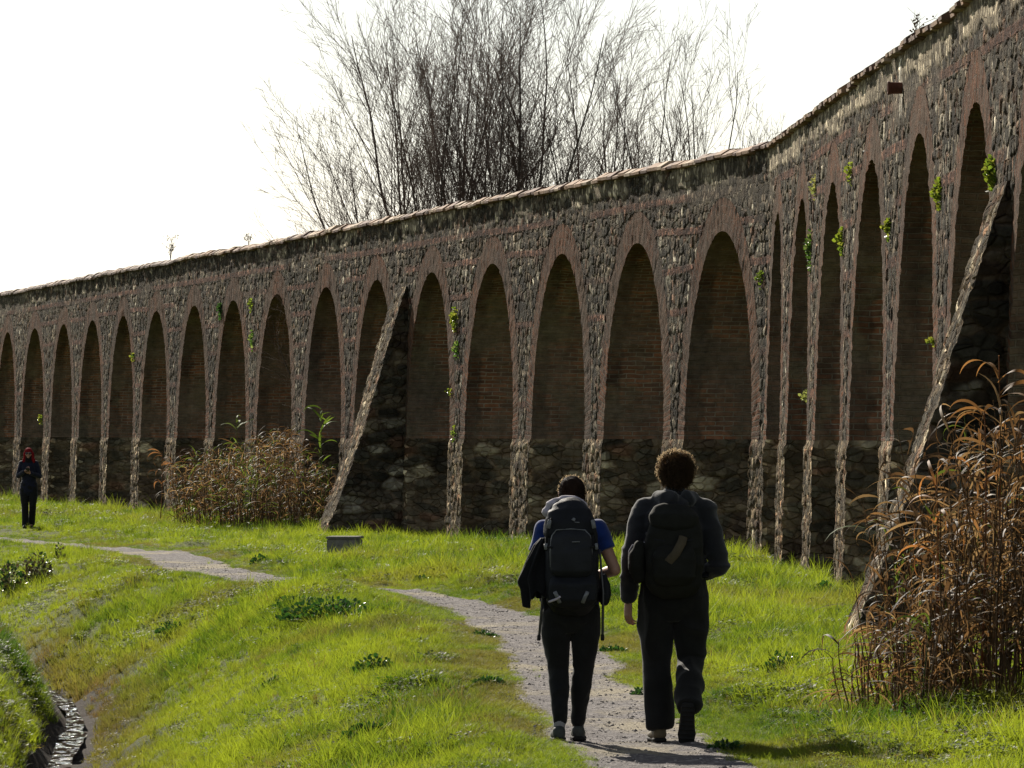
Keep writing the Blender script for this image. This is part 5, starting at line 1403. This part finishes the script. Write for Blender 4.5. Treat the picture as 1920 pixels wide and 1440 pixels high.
wall_plant(416, 582, 12, 32, 60, .09, 17, 'dark bushy plant near the top of a far pier', [(.02, .045, .015)])
wall_plant(253, 668, 10, 18, 30, .09, 18, 'single small plant on a far pier, halfway up', DG + YG)
wall_plant(82, 785, 10, 22, 40, .09, 19, 'plant on a far pier just above the distant woman', YG)
# stalks on the coping
def stalks(x, y0, hpx, n, label, seed, spread):
    s = s_of_px(x); b = base(np.array(s)); nn = norm(np.array(s)); k = b[1] / F
    g = np.random.default_rng(seed); z = float(top_z(np.array([s]))[0]) + .22
    loc = (b[0] - nn[0] * .3, b[1] - nn[1] * .3, z); root = empty('dry_stalk', loc); tag(root, label, 'plant', 'dry stalks on the coping')
    a, hd = Acc(), Acc()
    for q in range(n):
        H = hpx * k * g.uniform(.5, 1); L = np.array((g.normal(0, spread), g.normal(0, .2), 1))
        pts = np.array([L * H * t + np.array((.06 * t * t, 0, 0)) * g.normal() for t in np.linspace(0, 1, 6)]); pts[0, 2] -= .1
        V, Q = poly_tube(pts, .005, .0025, 4); a.add(V, Q, C=(.12, .085, .05))
        for j in range(6):
            p = pts[g.integers(2, 6)]; V, Q = poly_tube([p, p + np.array((g.normal(0, .06), g.normal(0, .06), g.uniform(.02, .10)))], .003, .0015, 3); a.add(V, Q, C=(.12, .085, .05))
            V, Q, T = ball(p + g.normal(0, .03, 3), .012, 6); hd.add(V, Q, T, C=(.14, .10, .05))
    o = a.build('stem', MAT['dry_reed'], None); o.parent = root
    o = hd.build('seed_head', MAT['dry_reed'], None); o.parent = root
stalks(297, 470, 44, 9, 'dry weed stalks standing on the far coping', 1, .25)
stalks(1668, 60, 75, 4, 'few thin dry stalks rising from the steep coping at the right', 2, .18)
stalks(442, 440, 20, 5, 'short dry stalks on the coping, right of the taller ones', 3, .3)

# ------------------------------------------------------------------ concrete block in the grass
m = M('old_concrete'); p = m.geo(); n1 = m.noise(9, 6, .7, p); n2 = m.noise(70, 3, .6, p)
c = m.mix(m.ramp(n1, [(.3, 0.), (.7, 1.)]), (.13, .125, .115), (.26, .245, .22))
MAT['concrete'] = m.done(m.bsdf(c, .9, .2, m.bump(m.math('ADD', n1, n2), .6, .012)))
v = ray(648, 1040, 98.5); z = gz(v.x, v.y)
bm_top = z + .27
def cbox(x0, x1, y0, y1, z0, z1, b=.015):
    import bmesh
    bm = bmesh.new(); bmesh.ops.create_cube(bm, size=1)
    for q in bm.verts: q.co = Vector(((x0 + x1) / 2 + q.co.x * (x1 - x0), (y0 + y1) / 2 + q.co.y * (y1 - y0), (z0 + z1) / 2 + q.co.z * (z1 - z0)))
    bmesh.ops.bevel(bm, geom=bm.edges[:], offset=b, segments=2, affect='EDGES')
    me = bpy.data.meshes.new('b'); bm.to_mesh(me); bm.free(); return me
root = empty('concrete_block', (v.x, v.y, z)); root.rotation_euler.z = -.12
tag(root, 'low concrete box with a chipped lid sunk in the grass before the far buttress', 'concrete box')
me = cbox(-.25, .22, -.3, .3, -.2, .285); me.materials.append(MAT['concrete']); me.name = 'body'
o = bpy.data.objects.new('body', me); COL.objects.link(o); o.parent = root
me = cbox(-.265, .24, -.32, .32, .288, .325, .01); me.materials.append(MAT['concrete']); me.name = 'lid'
o = bpy.data.objects.new('lid', me); COL.objects.link(o); o.parent = root
